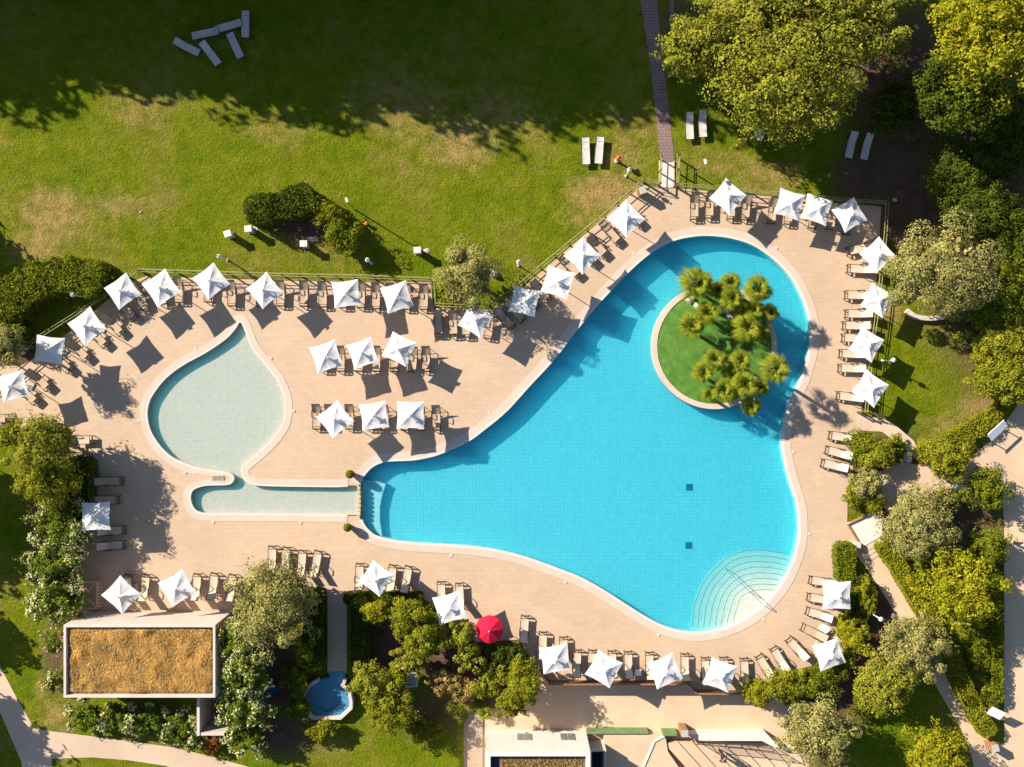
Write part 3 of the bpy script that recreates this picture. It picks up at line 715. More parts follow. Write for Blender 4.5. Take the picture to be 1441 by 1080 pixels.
# ------------------------------------------------------------------ umbrellas
def make_umbrella(seed):
    rg = random.Random(seed)
    t = thing('sun_umbrella', 'x', 'umbrella')
    MB().box((0, 0, 0.05), (0.55, 0.55, 0.09)).build('base', 'concrete', t)
    MB().tube([(0, 0, .08), (0, 0, 2.56)], 0.03, 8).build('pole', 'white_bench', t)
    Rr = 1.32; zr = 2.04; za = 2.40; n = 9
    vs = []; fs = []
    lean = [rg.uniform(-.09, .09) for _ in range(4)]
    for q in range(4):
        a0, a1 = q * PI / 2, (q + 1) * PI / 2
        c0 = Vector((math.cos(a0) * Rr, math.sin(a0) * Rr, zr + lean[q])); c1 = Vector((math.cos(a1) * Rr, math.sin(a1) * Rr, zr + lean[(q + 1) % 4]))
        k0 = len(vs)
        ph = rg.uniform(0, 6)
        for i in range(n + 1):
            for j in range(n + 1):
                u = j / n; r = i / n
                p = Vector((0, 0, za)).lerp(c0.lerp(c1, u), r)
                b = math.sin(PI * u)
                p.x *= 1 - 0.075 * b * r; p.y *= 1 - 0.075 * b * r
                p.z += -0.05 * b * math.sin(PI * min(1, r * .9)) - 0.02 * math.sin(PI * r)  + 0.022 * math.sin(9 * u + ph) * b * r + .05 * b * r * r
                vs.append(p)
        for i in range(n):
            for j in range(n): fs.append((k0 + i * (n + 1) + j, k0 + (i + 1) * (n + 1) + j, k0 + (i + 1) * (n + 1) + j + 1, k0 + i * (n + 1) + j + 1))
    # short valance
    can = MB().add(vs, fs).build('canopy', 'canopy', t, True)
    mb = MB(); r2 = .29
    v = [(0, 0, 2.62)]
    for q in range(4):
        a0 = q * PI / 2 + rg.uniform(-.1, .1)
        v.append((math.cos(a0) * r2, math.sin(a0) * r2, 2.50 + rg.uniform(-.04, .04)))
        am = a0 + PI / 4; v.append((math.cos(am) * r2 * .52, math.sin(am) * r2 * .42, 2.57))
    mb.add(v, [(0, 1 + k, 1 + (k + 1) % 8) for k in range(8)])
    mb.build('vent_cap', 'canopy', can)
    MB().lathe((0, 0, 2.56), [(0.03, 0), (0.045, .04), (0.035, .07), (0.015, .1)], 8).build('finial', 'white_bench', t)
    for q in range(4):
        a = q * PI / 2
        MB().tube([(0, 0, 2.34), (math.cos(a) * Rr * .97, math.sin(a) * Rr * .97, zr - .03 + lean[q])], 0.014, 5).build('rib', 'white_bench', t)
        MB().tube([(0, 0, 1.95), (math.cos(a) * Rr * .5, math.sin(a) * Rr * .5, 2.26)], 0.011, 5).build('strut', 'white_bench', t)
    return t
UP = [make_umbrella(s) for s in (1, 2, 3, 4, 5, 6, 7)]
UUSED = set()
GU = 'white square umbrellas around the pool deck'
UMB = [
    ('slanting row by the hedge fence, from the low end', [(33, 519, 7, 566), (53, 470.5, 85.5, 513), (127, 431, 119.4, 487), (176.7, 385, 167.8, 438)]),
    ('row on the lawn fence, from the left', [(232.4, 378, 222, 433), (300.5, 370, 292.8, 423), (376, 381.7, 370.5, 434.5), (503.3, 393, 471, 434.4), (569.4, 395.5, 544.4, 442.8)]),
    ('diagonal fence row, from the olive tree up', [(645, 458, 693, 445), (722, 401, 750.5, 446), (773, 373, 799, 422), (819, 333, 819.5, 386), (881, 282, 880.5, 336.7)]),
    ('top row beside the footbridge, from the bridge', [(1022, 250.5, 1026.7, 304), (1098, 264.4, 1124, 310), (1135.5, 273, 1159.4, 318), (1200.5, 278, 1187, 329)]),
    ('column along the side fence, from the top', [(1236, 333, 1232, 384.4), (1225.5, 399.5, 1240, 447.8), (1213, 459, 1226, 510), (1217.8, 520, 1227.8, 574.4)]),
    ('upper open row between the two pools, from the left', [(472.5, 478, 448, 526.7), (523, 475, 500, 521.7), (553, 466, 571, 516)]),
    ('lower open row between the two pools, from the left', [(474, 564, 468, 618), (544, 565, 511.7, 607.5), (596.7, 566.7, 558, 605)]),
    ('column by the oleander hedge, standing alone there', [(113, 706.7, 156, 746.7)]),
    ('row above the dry grass roof, from the left', [(171.7, 808, 172.5, 864), (256.7, 797.5, 241, 856)]),
    ('group above the yellow shrubs, from the left', [(525, 788, 534, 840), (646.5, 830, 618, 880)]),
    ('row on the brown terrace fence, from the left', [(797, 903, 765, 948), (841, 913, 857, 969), (946.7, 917, 924.4, 970), (1001.7, 923, 1025.8, 976)]),
    ('pair by the corner steps hedge, from the top', [(1156, 816.7, 1197, 857.8), (1178, 896.7, 1154, 945)]),
]
ku = 0
for phrase, lst in UMB:
    for i, (x0, y0, x1, y1) in enumerate(lst):
        p = W((x0 + x1) / 2, (y0 + y1) / 2, 2.02); d = W(x0, y0, 2.02) - W(x1, y1, 2.02)
        k = ku % 7; r = UP[k]
        if k in UUSED: r = copy_tree(r)
        UUSED.add(k); ku += 1
        r.location = (p.x, p.y, 0.03); s = 0.97 if d.length < 2.5 else min(1.04, d.length / 2.62)
        r.scale = (s, s, 1.0); r.rotation_euler = (rnd.uniform(-.035, .035), rnd.uniform(-.035, .035), math.atan2(d.y, d.x))
        ang = abs(math.degrees(math.atan2(d.y, d.x))) % 90
        turn = 'squared up' if 30 < ang < 60 else 'turned cornerwise'
        r['label'] = f'{ORD[i]} white umbrella, {turn}, {phrase}'; r['group'] = GU
# red parasol
p = W(688.5, 886, 2.0)
t = thing('parasol', 'round crimson red parasol beside the yellow green shrubs', 'umbrella', (p.x, p.y, 0.03))
MB().lathe((0, 0, 0), [(.26, 0), (.26, .06), (.08, .1), (.05, .3)], 16).build('base', 'concrete', t)
MB().tube([(0, 0, .1), (0, 0, 2.5)], 0.024, 8).build('pole', 'white_bench', t)
vs = [(0, 0, 2.44)]; fs = []; nn = 48; m = 7
for i in range(1, m + 1):
    for k in range(nn):
        a = 2 * PI * k / nn; r = i / m; b = abs(math.sin(4 * a))
        rr = 0.98 * r * (1 - .05 * b * r); vs.append((rr * math.cos(a), rr * math.sin(a), 2.44 - .50 * r ** 1.25 - .05 * b * r * (1 - r) * 4 * .6))
for k in range(nn): fs.append((0, 1 + k, 1 + (k + 1) % nn))
for i in range(m - 1):
    for k in range(nn): fs.append((1 + i * nn + k, 1 + (i + 1) * nn + k, 1 + (i + 1) * nn + (k + 1) % nn, 1 + i * nn + (k + 1) % nn))
MB().add(vs, fs).build('canopy', 'redcanopy', t, True)
for k in range(8):
    a = k * PI / 4; MB().tube([(0, 0, 2.40), (.95 * math.cos(a), .95 * math.sin(a), 1.92)], .01, 5).build('rib', 'frame', t)
MB().lathe((0, 0, 2.44), [(.03, 0), (.04, .05), (.01, .12)], 8).build('finial', 'white_bench', t)

# ------------------------------------------------------------------ fences
def fence(pts, label, name='rail_fence', step=1.35, mat='railwood', twin=0.10, hh=0.9, dense=False, z0=0.03, post='postwood', name_='post'):
    P = px2w(pts); t = thing(name, label, 'fence', (P[0].x, P[0].y, z0))
    o = t.location
    for s, zz in ((-1, hh), (1, hh * .98), (1, hh * .5)):
        mb = MB(*o)
        for a, b in zip(P[:-1], P[1:]):
            d = (b - a).normalized(); n_ = Vector((-d.y, d.x, 0)) * twin * s
            mb.tube([a + n_ + Vector((0, 0, zz)), b + n_ + Vector((0, 0, zz))], 0.026, 6)
        mb.build('rail', mat, t)
    for a, b in zip(P[:-1], P[1:]):
        ln = (b - a).length; n_ = max(1, round(ln / step)); d = (b - a) / n_
        for k in range(n_ + (1 if b is P[-1] else 0)):
            q = a + d * k; mb = MB(*o); mb.tube([(q.x, q.y, -.4), (q.x, q.y, hh + .06)], 0.06, 7); mb.build(name_, post, t)
    return t
fence([(-40, 548), (0, 528), (60, 478), (98, 454), (152, 420), (186, 392), (200, 383)], 'pale green wooden rail fence slanting past the dark curved hedge')
fence([(203, 383), (300, 386), (400, 389), (500, 391), (606, 395), (610, 397), (612, 430), (630, 431.5), (690, 433)], 'pale green wooden rail fence between the lawn and the teardrop pool deck')
fence([(690, 433), (735, 400), (760, 378), (800, 345), (850, 305), (904, 257)], 'pale green wooden rail fence running diagonally up to the litter bin')
fence([(906, 257), (927, 262)], 'very short rail fence between litter bin and white footbridge')
fence([(951, 264), (1000, 268), (1060, 274), (1120, 279), (1180, 285), (1241, 289), (1239, 330), (1234, 380), (1227, 440), (1219, 500), (1212, 580)], 'long rail fence around the upper corner of the deck near brown soil')
fence([(928, 224), (926, 262)], 'short slim rail fence on one side of the white footbridge, facing the hydrant', twin=.05, step=.9)
fence([(952, 222), (950, 262)], 'short slim rail fence on one side of the white footbridge, facing the acacia', twin=.09, step=.9)
fence([(1206, 580), (1225, 582), (1246, 588)], 'short dark wooden handrail at the start of the sandy side path', mat='darkwood', twin=.03, step=1.0, hh=.75)
# dark brown boarded fence over the terrace
t = thing('board_fence', 'dark brown boarded fence on the deck edge above the lower terrace', 'fence', W(773, 957, .03))
P = px2w([(741, 918), (773, 957.5), (965, 957.5), (977, 970.5), (1048, 971.5)])
mb = MB(*t.location); mr = MB(*t.location)
for a, b in zip(P[:-1], P[1:]):
    d = (b - a); n_ = int(d.length / .13); an = math.atan2(d.y, d.x)
    for k in range(n_):
        q = a + d * ((k + .5) / n_); mb.box((q.x, q.y, .42), (.105, .02, .82), an)
    for zz in (.2, .88): c = (a + b) / 2; mr.box((c.x, c.y, zz), (d.length, .07, .06), an)
mb.build('boards', 'darkwood', t); mr.build('rail', 'brownwood', t)
for q in P: m_ = MB(*t.location); m_.box((q.x, q.y, .46), (.09, .09, .95)); m_.build('post', 'darkwood', t)
# footbridge ramp
t = thing('footbridge', 'white boarded footbridge joining the brick path to the deck', 'footbridge', W(938, 245))
mb = MB()
P0, P1 = W(938, 229), W(937, 264.5)
for k in range(14):
    q = P0.lerp(P1, (k + .5) / 14) - t.location; mb.box((q.x, q.y, .06), (1.0, .118, .05))
mb.build('boards', 'white', t)
for s in (-1, 1): MB().box((s * .51, 0, .05), (.06, 1.8, .12)).build('side_beam', 'palewood', t)

# ------------------------------------------------------------------ vegetation
def leaves(rg, pos, nrm, size, asp=1.7, jit=0.7):
    """one small four-cornered leaf per position"""
    n = len(pos)
    nr = nrm + rg.normal(0, jit, (n, 3)); nr /= np.linalg.norm(nr, axis=1)[:, None] + 1e-9
    a = rg.normal(0, 1, (n, 3)); u = np.cross(nr, a); u /= np.linalg.norm(u, axis=1)[:, None] + 1e-9
    w = np.cross(nr, u)
    s = size * rg.uniform(0.55, 1.35, n)[:, None]
    l = u * s * asp * .5; b = w * s * .5
    V = np.stack([pos - l, pos + b * .9 - l * .1, pos + l, pos - b * .9 - l * .1], 1).reshape(-1, 3)
    return V, np.arange(n * 4).reshape(-1, 4)
def sphere(rg, n):
    v = rg.normal(0, 1, (n, 3)); return v / np.linalg.norm(v, axis=1)[:, None]
def crown_points(rg, n, rx, ry, rz, nclump, cr, hollow=0.35, up=0.35, lobes=0.25):
    d = sphere(rg, nclump); d[:, 2] = np.where(d[:, 2] < -0.25, -d[:, 2] * .6, d[:, 2])
    rad = hollow + (1 - hollow) * rg.uniform(0, 1, nclump) ** 0.45
    cc = d * rad[:, None] * (1 + lobes * rg.normal(0, 1, nclump))[:, None].clip(.6, 1.25)
    cc *= np.array([rx, ry, rz]) * (1 - cr * .15)
    w = rg.uniform(.45, 1.5, nclump); w /= w.sum()
    ci = rg.choice(nclump, n, p=w)
    sd = sphere(rg, n); sd[:, 2] = np.where(sd[:, 2] < -.35, -sd[:, 2], sd[:, 2]); r = rg.uniform(0.30, 1, n) ** (1 / 3.2)
    size = cr * (0.65 + .7 * rg.uniform(0, 1, nclump))
    sc = np.array([rx, ry, rz]) * size[ci][:, None]
    pos = cc[ci] + sd * r[:, None] * sc
    nrm = sd * 1.0 + np.array([0, 0, up]) * .6 + d[ci] * .5
    return pos, nrm, cc
SEED = [11]
def shell_points(rg, n, rx, ry, rz, nb, sig, amp):
    """points on a lumpy crown surface: an ellipsoid swollen by many rounded boughs"""
    bd = sphere(rg, nb); bd[:, 2] = np.abs(bd[:, 2]) * .9 - .15; bd /= np.linalg.norm(bd, axis=1)[:, None]
    bh = rg.uniform(.5, 1.25, nb)
    d = sphere(rg, n); low = d[:, 2] < -.45; d[low, 2] *= -1
    dots = d @ bd.T
    w = np.exp((dots - 1) / (sig * sig)) * bh
    k = w.argmax(1); lump = w[np.arange(n), k]
    r = (1 - amp + amp * lump) * (1 - .30 * rg.uniform(0, 1, n) ** 2.2)
    big = .90 + .16 * np.sin(d[:, 0] * 2.3 + rg.uniform(0, 6)) * np.sin(d[:, 1] * 2.9 + rg.uniform(0, 6)) + .06 * np.sin(d[:, 0] * 5 + d[:, 1] * 4)
    pos = d * (r * big)[:, None] * np.array([rx, ry, rz])
    nrm = d * .35 + (d - bd[k] * .82) * 1.6 + np.array([0, 0, .30])
    return pos, nrm
def tree(name, label, cat, px, py, rpx, h, mat, ry=None, leaf=0.16, dens=1.0, nclump=None, cr=0.33, trunk=0.12, group=None, flowers=None, base=0.0, rzf=None, zoff=0.0, ang=0.0, hollow=.35, shell=True, amp=.52):
    SEED[0] += 1; rg = np.random.default_rng(SEED[0]); leaf *= .56
    rx = rpx * S * .97; ry_ = (ry if ry else rpx) * S * .97
    rz = rzf if rzf else min(h * .47, max(rx, ry_) * .85)
    zc = base + h - rz
    p = W(px, py, zc + rz * .4)
    t = thing(name, label, cat, (p.x, p.y, base), ang, group)
    a = 4 * PI * ((rx * ry_) ** 1.6 / 3 + 2 * ((rx + ry_) / 2 * rz) ** 1.6 / 3) ** (1 / 1.6)
    n = int(max(500, dens * a * 1.35 / (leaf * leaf * .85)))
    n = min(n, 60000)
    ncl = nclump or max(14, int(a / 1.1))
    f = (.5 if amp > .3 else .25) if shell else 1.0
    pos, nrm, cc = crown_points(rg, int(n * f), rx, ry_, rz, int(ncl * (1.5 if shell else 1)), cr * (.8 if shell else 1), hollow)
    if shell:
        p2, n2 = shell_points(rg, n - int(n * f), rx, ry_, rz, max(16, int(ncl * 1.1)), .25, amp)
        pos = np.concatenate([pos, p2]); nrm = np.concatenate([nrm, n2])
    pos[:, 2] += zc - base
    pos[:, 2] = np.maximum(pos[:, 2], 0.05)
    V, F = leaves(rg, pos, nrm, leaf, 1.7, .5)
    ni = max(60, n // 14); di = sphere(rg, ni); pi_ = di * (rg.uniform(.1, 1, ni) ** .5 * .72)[:, None] * np.array([rx, ry_, rz]); pi_[:, 2] = np.maximum(pi_[:, 2] + zc - base, .1)
    V2, F2 = leaves(rg, pi_, di, leaf * 3.2, 1.3, 1.0); F = np.concatenate([F, F2 + len(V)]); V = np.concatenate([V, V2])
    npobj('crown', V, F, mat, t)
    if flowers:
        fm, fd = flowers
        nf = int(n * fd); top = (pos[:, 2] > (zc - base) - rz * .1) & (np.linalg.norm(pos - np.array([0, 0, zc - base]), axis=1) / rx > .72)
        idx = rg.choice(np.nonzero(top)[0], nf)
        fp = pos[idx] + nrm[idx] * 0.10
        k = 3
        fp = np.repeat(fp, k, 0) + rg.normal(0, .05, (nf * k, 3))
        V, F = leaves(rg, fp, np.repeat(nrm[idx], k, 0), 0.10, 1.1, .5)
        npobj('blossoms', V, F, fm, t)
    mb = MB(); r0 = trunk
    zt = max(.3, (zc - base) * .75)
    mb.tube([(0, 0, -.1), (.05 * h * .3, .02, zt * .5), (0, .04, zt)], r0, 8, r0 * .7)
    cs = cc[np.argsort(-np.linalg.norm(cc, axis=1))][:7]
    for c in cs:
        q = Vector((c[0] * .85, c[1] * .85, c[2] * .85 + zc - base)); o = Vector((0, .03, zt * .92))
        q.z = max(q.z, .2)
        mb.tube([o, o.lerp(q, .5) + Vector((0, 0, .12 * rz)), q], r0 * .5, 6, r0 * .1)
    mb.build('trunk', 'bark', t)
    return t
def hedge(name, label, pts, wpx, h, mat, leaf=0.13, dens=1.0, group=None, base=0.0, cat='hedge', rough=.10, flowers=None):
    """clipped hedge along a line: leaves spread over its top and sides, through a shallow depth"""
    SEED[0] += 1; rg = np.random.default_rng(SEED[0])
    leaf *= .62
    P = [W(x, y, h * .9) for x, y in pts]
    t = thing(name, label, cat, (P[0].x, P[0].y, base), 0, group)
    P = [np.array([p.x - P[0].x, p.y - P[0].y]) for p in P]
    segl = [np.linalg.norm(b - a) for a, b in zip(P[:-1], P[1:])]; tot = sum(segl)
    w = wpx * S / 2
    peri = 2 * w + 2 * h
    n = min(60000, int(dens * tot * peri * 2.0 / (leaf * leaf * .85)))
    s = rg.uniform(-w * .6, tot + w * .6, n)
    cum = np.cumsum([0] + segl)
    k = np.clip(np.searchsorted(cum, s, 'right') - 1, 0, len(segl) - 1)
    A = np.array(P[:-1])[k]; B = np.array(P[1:])[k]; l = np.array(segl)[k]
    f = (s - cum[k]) / l; D = (B - A) / l[:, None]; Nn = np.stack([-D[:, 1], D[:, 0]], 1)
    end = np.clip(np.maximum(-s, s - tot) / (w * .6), 0, 1)
    ww = w * np.sqrt(1 - end ** 2 * .85)
    u = rg.uniform(0, peri, n)
    onTop = u < 2 * w
    off = np.where(onTop, (u / w - 1), np.where(u < 2 * w + h, 1.0, -1.0))
    z = np.where(onTop, h, ((u - 2 * w) % h))
    depth = rg.uniform(0, 1, n) ** 2 * .28
    bulge = 1 + rough * np.sin(s * 2.1 + 1.3) * np.sin(s * .83) + rg.normal(0, rough * .35, n)
    z = np.where(onTop, z * (1 - depth * .5) * (1 + (bulge - 1) * .8), z)
    z *= 1 - .16 * np.abs(off) ** 4 * onTop
    off2 = off * ww * bulge * np.where(onTop, 1, 1 - depth * .6)
    pos = np.concatenate([A + D * (f * l)[:, None] + Nn * off2[:, None], z[:, None]], 1)
    nrm = np.concatenate([Nn * (off * (~onTop))[:, None], (onTop * 1.0 + .25)[:, None]], 1)
    V, F = leaves(rg, pos, nrm, leaf, 1.5, .75)
    ni = n // 8; j = rg.integers(0, n, ni); pi_ = pos[j].copy()
    ctr_ = np.concatenate([(A + D * (f * l)[:, None])[j], np.full((ni, 1), h * .4)], 1); pi_ = ctr_ + (pi_ - ctr_) * rg.uniform(.2, .88, ni)[:, None]
    V2, F2 = leaves(rg, pi_, nrm[j], leaf * 3, 1.3, .6); F = np.concatenate([F, F2 + len(V)]); V = np.concatenate([V, V2])
    npobj('foliage', V, F, mat, t)
    if flowers:
        idx = rg.choice(np.nonzero(onTop)[0], int(n * flowers[1])); fp = np.repeat(pos[idx], 3, 0) + rg.normal(0, .05, (len(idx) * 3, 3)); fp[:, 2] += .08
        V, F = leaves(rg, fp, np.repeat(nrm[idx], 3, 0), .13, 1.1, .5); npobj('blossoms', V, F, flowers[0], t)
    mb = MB()
    for q in np.arange(.3, tot, 1.0):
        kk = min(len(segl) - 1, int(np.searchsorted(cum, q, 'right') - 1)); c = P[kk] + (P[kk + 1] - P[kk]) * ((q - cum[kk]) / segl[kk])
        mb.tube([(c[0], c[1], -.05), (c[0] + .05, c[1], h * .45), (c[0] - .04, c[1] + .06, h * .8)], .035, 5, .012)
    mb.build('stem', 'bark', t)
    return t

# big feathery trees at the top
GA = 'feathery yellow green trees over the brown path end'
tree('acacia_tree', 'large feathery yellow green tree with rounded crown over the lawn loungers', 'tree', 1108, 108, 92, 9.0, 'lf_acacia', ry=80, leaf=.22, cr=.24, nclump=75, trunk=.24, dens=.95, group=GA, hollow=.45)
tree('acacia_tree', 'feathery yellow green tree reaching over the brick path', 'tree', 1012, 52, 72, 7.5, 'lf_acacia', ry=48, leaf=.21, cr=.25, nclump=48, trunk=.2, dens=.9, group=GA)
tree('acacia_tree', 'feathery yellow green tree at the frame edge above brown soil', 'tree', 1190, 35, 88, 9.0, 'lf_acacia', ry=60, leaf=.22, cr=.25, nclump=55, trunk=.22, dens=.85, group=GA)
tree('acacia_tree', 'feathery yellow tree between two others at the top frame edge', 'tree', 1080, 10, 60, 8.5, 'lf_acacia', leaf=.22, cr=.26, nclump=36, trunk=.2, dens=.8, group=GA)
tree('acacia_tree', 'small feathery yellow green crown hanging over the brick path edge', 'tree', 962, 68, 36, 6.5, 'lf_acacia', leaf=.2, cr=.3, nclump=22, trunk=.14, dens=.9, group=GA)
tree('acacia_tree', 'feathery tree outside the top edge behind the acacia group', 'tree', 1175, -150, 70, 9.5, 'lf_acacia', leaf=.4, cr=.26, nclump=36, trunk=.2, dens=1.0, group=GA)
tree('acacia_tree', 'feathery tree outside the top edge near the corner tree', 'tree', 1290, -140, 70, 9.5, 'lf_acacia', leaf=.4, cr=.26, nclump=36, trunk=.2, dens=1.0, group=GA)
tree('acacia_tree', 'feathery tree just beyond the top edge, shading brown soil', 'tree', 1135, -50, 62, 9.0, 'lf_acacia', leaf=.22, cr=.26, nclump=36, trunk=.2, dens=.9, group=GA)
tree('acacia_tree', 'feathery tree just beyond the top edge, farther along', 'tree', 1235, -55, 62, 9.5, 'lf_acacia', leaf=.22, cr=.26, nclump=36, trunk=.2, dens=.9, group=GA)
tree('broadleaf_tree', 'bright yellow leafy tree cut by the top corner of the picture', 'tree', 1402, 40, 72, 10.5, 'lf_bright', ry=80, leaf=.24, cr=.24, nclump=60, trunk=.24, dens=1.0)
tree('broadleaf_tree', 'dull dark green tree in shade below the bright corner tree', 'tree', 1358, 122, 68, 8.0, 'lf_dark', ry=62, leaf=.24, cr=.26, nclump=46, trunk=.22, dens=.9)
tree('broadleaf_tree', 'dark shaded bush on brown soil beside the acacias', 'bush', 1262, 148, 46, 2.6, 'lf_dark', leaf=.18, cr=.3, dens=.9)  # its shade is put into the dark leaf colour
# olive by the side fence and the dark hedge mass on the far side
tree('olive_tree', 'silvery green olive with ragged clumps beside the side fence', 'olive tree', 1340, 373, 72, 5.6, 'lf_olive', leaf=.17, cr=.26, nclump=34, trunk=.22, dens=.9, hollow=.5, shell=False)
GH = 'dense shrubs of the tall green bank'  # upper shrubs get darker leaves: the bank's shade is put into their colour
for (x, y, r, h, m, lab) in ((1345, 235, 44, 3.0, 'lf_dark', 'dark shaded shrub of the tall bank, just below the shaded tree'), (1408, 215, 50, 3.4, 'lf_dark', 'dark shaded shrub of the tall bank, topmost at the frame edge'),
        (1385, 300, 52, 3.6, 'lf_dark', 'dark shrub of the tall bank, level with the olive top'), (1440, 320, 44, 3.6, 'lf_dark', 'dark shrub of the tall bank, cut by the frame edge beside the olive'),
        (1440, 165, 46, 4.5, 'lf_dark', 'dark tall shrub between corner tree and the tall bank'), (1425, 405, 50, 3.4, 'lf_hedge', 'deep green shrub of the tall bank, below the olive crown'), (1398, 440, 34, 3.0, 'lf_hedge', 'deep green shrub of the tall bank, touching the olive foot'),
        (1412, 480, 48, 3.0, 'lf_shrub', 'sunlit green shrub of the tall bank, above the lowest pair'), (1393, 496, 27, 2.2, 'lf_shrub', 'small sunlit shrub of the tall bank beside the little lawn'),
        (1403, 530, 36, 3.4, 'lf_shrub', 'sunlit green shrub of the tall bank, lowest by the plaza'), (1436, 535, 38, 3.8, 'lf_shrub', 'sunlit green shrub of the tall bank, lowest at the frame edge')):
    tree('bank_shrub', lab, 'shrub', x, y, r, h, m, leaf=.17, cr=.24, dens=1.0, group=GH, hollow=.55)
hedge('bank_hedge', 'low ragged hedge curving along the small lawn up to the white sign board', [(1300, 640), (1335, 626), (1365, 608), (1392, 592), (1412, 572)], 24, .8, 'lf_shrub', rough=.3)
# shrub bed at the side path
tree('shrub', 'round yellow brown shrub in the bed by three cream loungers', 'shrub', 1241, 640, 30, 1.9, 'lf_shrub', leaf=.14)
tree('shrub', 'green shrub in the bed right behind three cream loungers', 'shrub', 1216, 632, 26, 1.3, 'lf_hedge', leaf=.14, ry=34)
tree('shrub', 'dark green shrub of the bed touching the pale boulder', 'shrub', 1262, 632, 20, 1.2, 'lf_hedge', leaf=.14)
tree('shrub', 'loose olive green shrub in the bed, below the yellow brown one', 'shrub', 1224, 680, 26, 2.3, 'lf_olive', leaf=.14)
tree('shrub', 'small bushy shrub bulging onto the deck above the white landing', 'shrub', 1205, 697, 21, 1.6, 'lf_shrub', leaf=.14)
tree('shrub', 'small green shrub directly above the white landing', 'shrub', 1232, 708, 19, 1.6, 'lf_shrub', leaf=.14)
tree('olive_tree', 'broad dusty olive tree below the sandy side path', 'olive tree', 1297, 735, 54, 4.2, 'lf_olive', leaf=.15, cr=.26, nclump=44, trunk=.18)
tree('shrub', 'leafy yellow green shrub between side path and plaza', 'shrub', 1337, 649, 36, 2.6, 'lf_shrub', leaf=.16)
tree('shrub', 'green shrub above the dusty olive, beside the white bench', 'shrub', 1336, 701, 29, 1.8, 'lf_shrub', ry=20, leaf=.15)
tree('shrub', 'dark green shrub on the plaza edge beyond the white bench', 'shrub', 1392, 690, 33, 2.2, 'lf_hedge', leaf=.16)
tree('shrub', 'dark green shrub on the plaza edge near the walker in white', 'shrub', 1395, 773, 34, 2.2, 'lf_hedge', leaf=.16)
tree('round_tree', 'big leafy yellow green tree with knobbly round crown', 'tree', 1360, 830, 58, 4.6, 'lf_bright', leaf=.2, cr=.22, nclump=60, trunk=.2, hollow=.6)
tree('round_tree', 'knobbly yellow green tree cut by the bottom frame edge near the corner bin', 'tree', 1322, 1066, 42, 3.6, 'lf_bright', leaf=.18, cr=.24, trunk=.15)
tree('olive_tree', 'fine leaved olive tree leaning over the sandy garden path', 'olive tree', 1292, 911, 47, 4.2, 'lf_olive', leaf=.15, cr=.26, nclump=40, trunk=.16)
tree('round_tree', 'golden green tree between the fine olive and the bottom shrubs', 'tree', 1248, 962, 42, 4.2, 'lf_acacia', leaf=.17, cr=.26, trunk=.16)
tree('olive_tree', 'tall grey green tree below the two hedge umbrellas', 'tree', 1152, 1035, 54, 5.0, 'lf_olive', ry=48, leaf=.16, cr=.26, nclump=44, trunk=.18)
GB = 'green bushes around the lower corner of the deck'
for (x, y, r, ry, h, m, lab) in ((1068, 974, 27, 22, 1.8, 'lf_bright', 'bright round bush where the brown board fence ends'), (1108, 966, 34, 27, 2.0, 'lf_shrub', 'mid green bush below the fan of cream loungers'),
        (1150, 960, 34, 27, 2.0, 'lf_hedge', 'dark green bush under the lower hedge umbrella'), (1182, 936, 24, 24, 1.6, 'lf_hedge', 'dark bush beside the lower hedge umbrella'),
        (1202, 902, 26, 26, 1.6, 'lf_bright', 'bright bush between the two hedge umbrellas'), (1220, 838, 18, 26, 1.7, 'lf_bright', 'upright bright bush behind the upper hedge umbrella'), (1190, 880, 18, 20, 1.2, 'lf_bright', 'small bright bush by the grey boulder'),
        (1225, 995, 34, 26, 1.2, 'lf_hedge', 'low dark bush between golden tree and grey green tree'), (1380, 925, 22, 30, .8, 'lf_hedge', 'low dark bush on the strip beside the asphalt shade'), (1390, 985, 22, 18, .9, 'lf_hedge', 'low dark bush beside the lower white sign board'),
        (1310, 800, 26, 20, .9, 'lf_hedge', 'low dark bush between olive and big round tree')):
    tree('bush', lab, 'bush', x, y, r, h, m, ry=ry, leaf=.15, group=GB)
hedge('verge_hedge', 'low straight hedge along the plaza edge ending at the smaller sign board', [(1405, 800), (1405, 900), (1404, 985)], 15, .85, 'lf_hedge')
hedge('clipped_hedge', 'short clipped hedge block beside the white landing steps', [(1191, 772), (1191, 812)], 27, 1.1, 'lf_hedge')
hedge('clipped_hedge', 'dark clipped hedge behind the two umbrellas by the corner steps', [(1212, 820), (1208, 868)], 28, 1.1, 'lf_dark')
hedge('clipped_hedge', 'long clipped hedge running along the sandy garden path to the corner bin', [(1247, 768), (1275, 812), (1308, 868), (1338, 925), (1366, 985), (1392, 1030)], 24, 1.0, 'lf_shrub', rough=.06)
# bushes on the lawn
hedge('lawn_bush', 'long dark bush on the lawn, biggest of the clump', [(356, 296), (380, 291), (408, 286), (430, 277)], 40, 1.9, 'lf_dark', leaf=.16, rough=.12, cat='bush')
tree('lawn_bush', 'round dark bush in the middle of the lawn clump', 'bush', 461, 300, 26, 1.9, 'lf_shrub', ry=22, leaf=.15, hollow=.6, amp=.24)
tree('lawn_bush', 'round ball shaped bush of the lawn clump, with the long shadow', 'bush', 480, 332, 29, 2.3, 'lf_hedge', leaf=.15, hollow=.6, amp=.22)
hedge('curved_hedge', 'thick dark hedge curving around the shaded lawn corner', [(-30, 455), (2, 425), (40, 398), (85, 384), (128, 392)], 50, 2.0, 'lf_hedge', leaf=.16, rough=.09)
hedge('curved_hedge', 'dark hedge arm turning down beside the pale boulder', [(4, 430), (14, 455), (8, 475)], 40, 1.8, 'lf_hedge', leaf=.16, rough=.12)
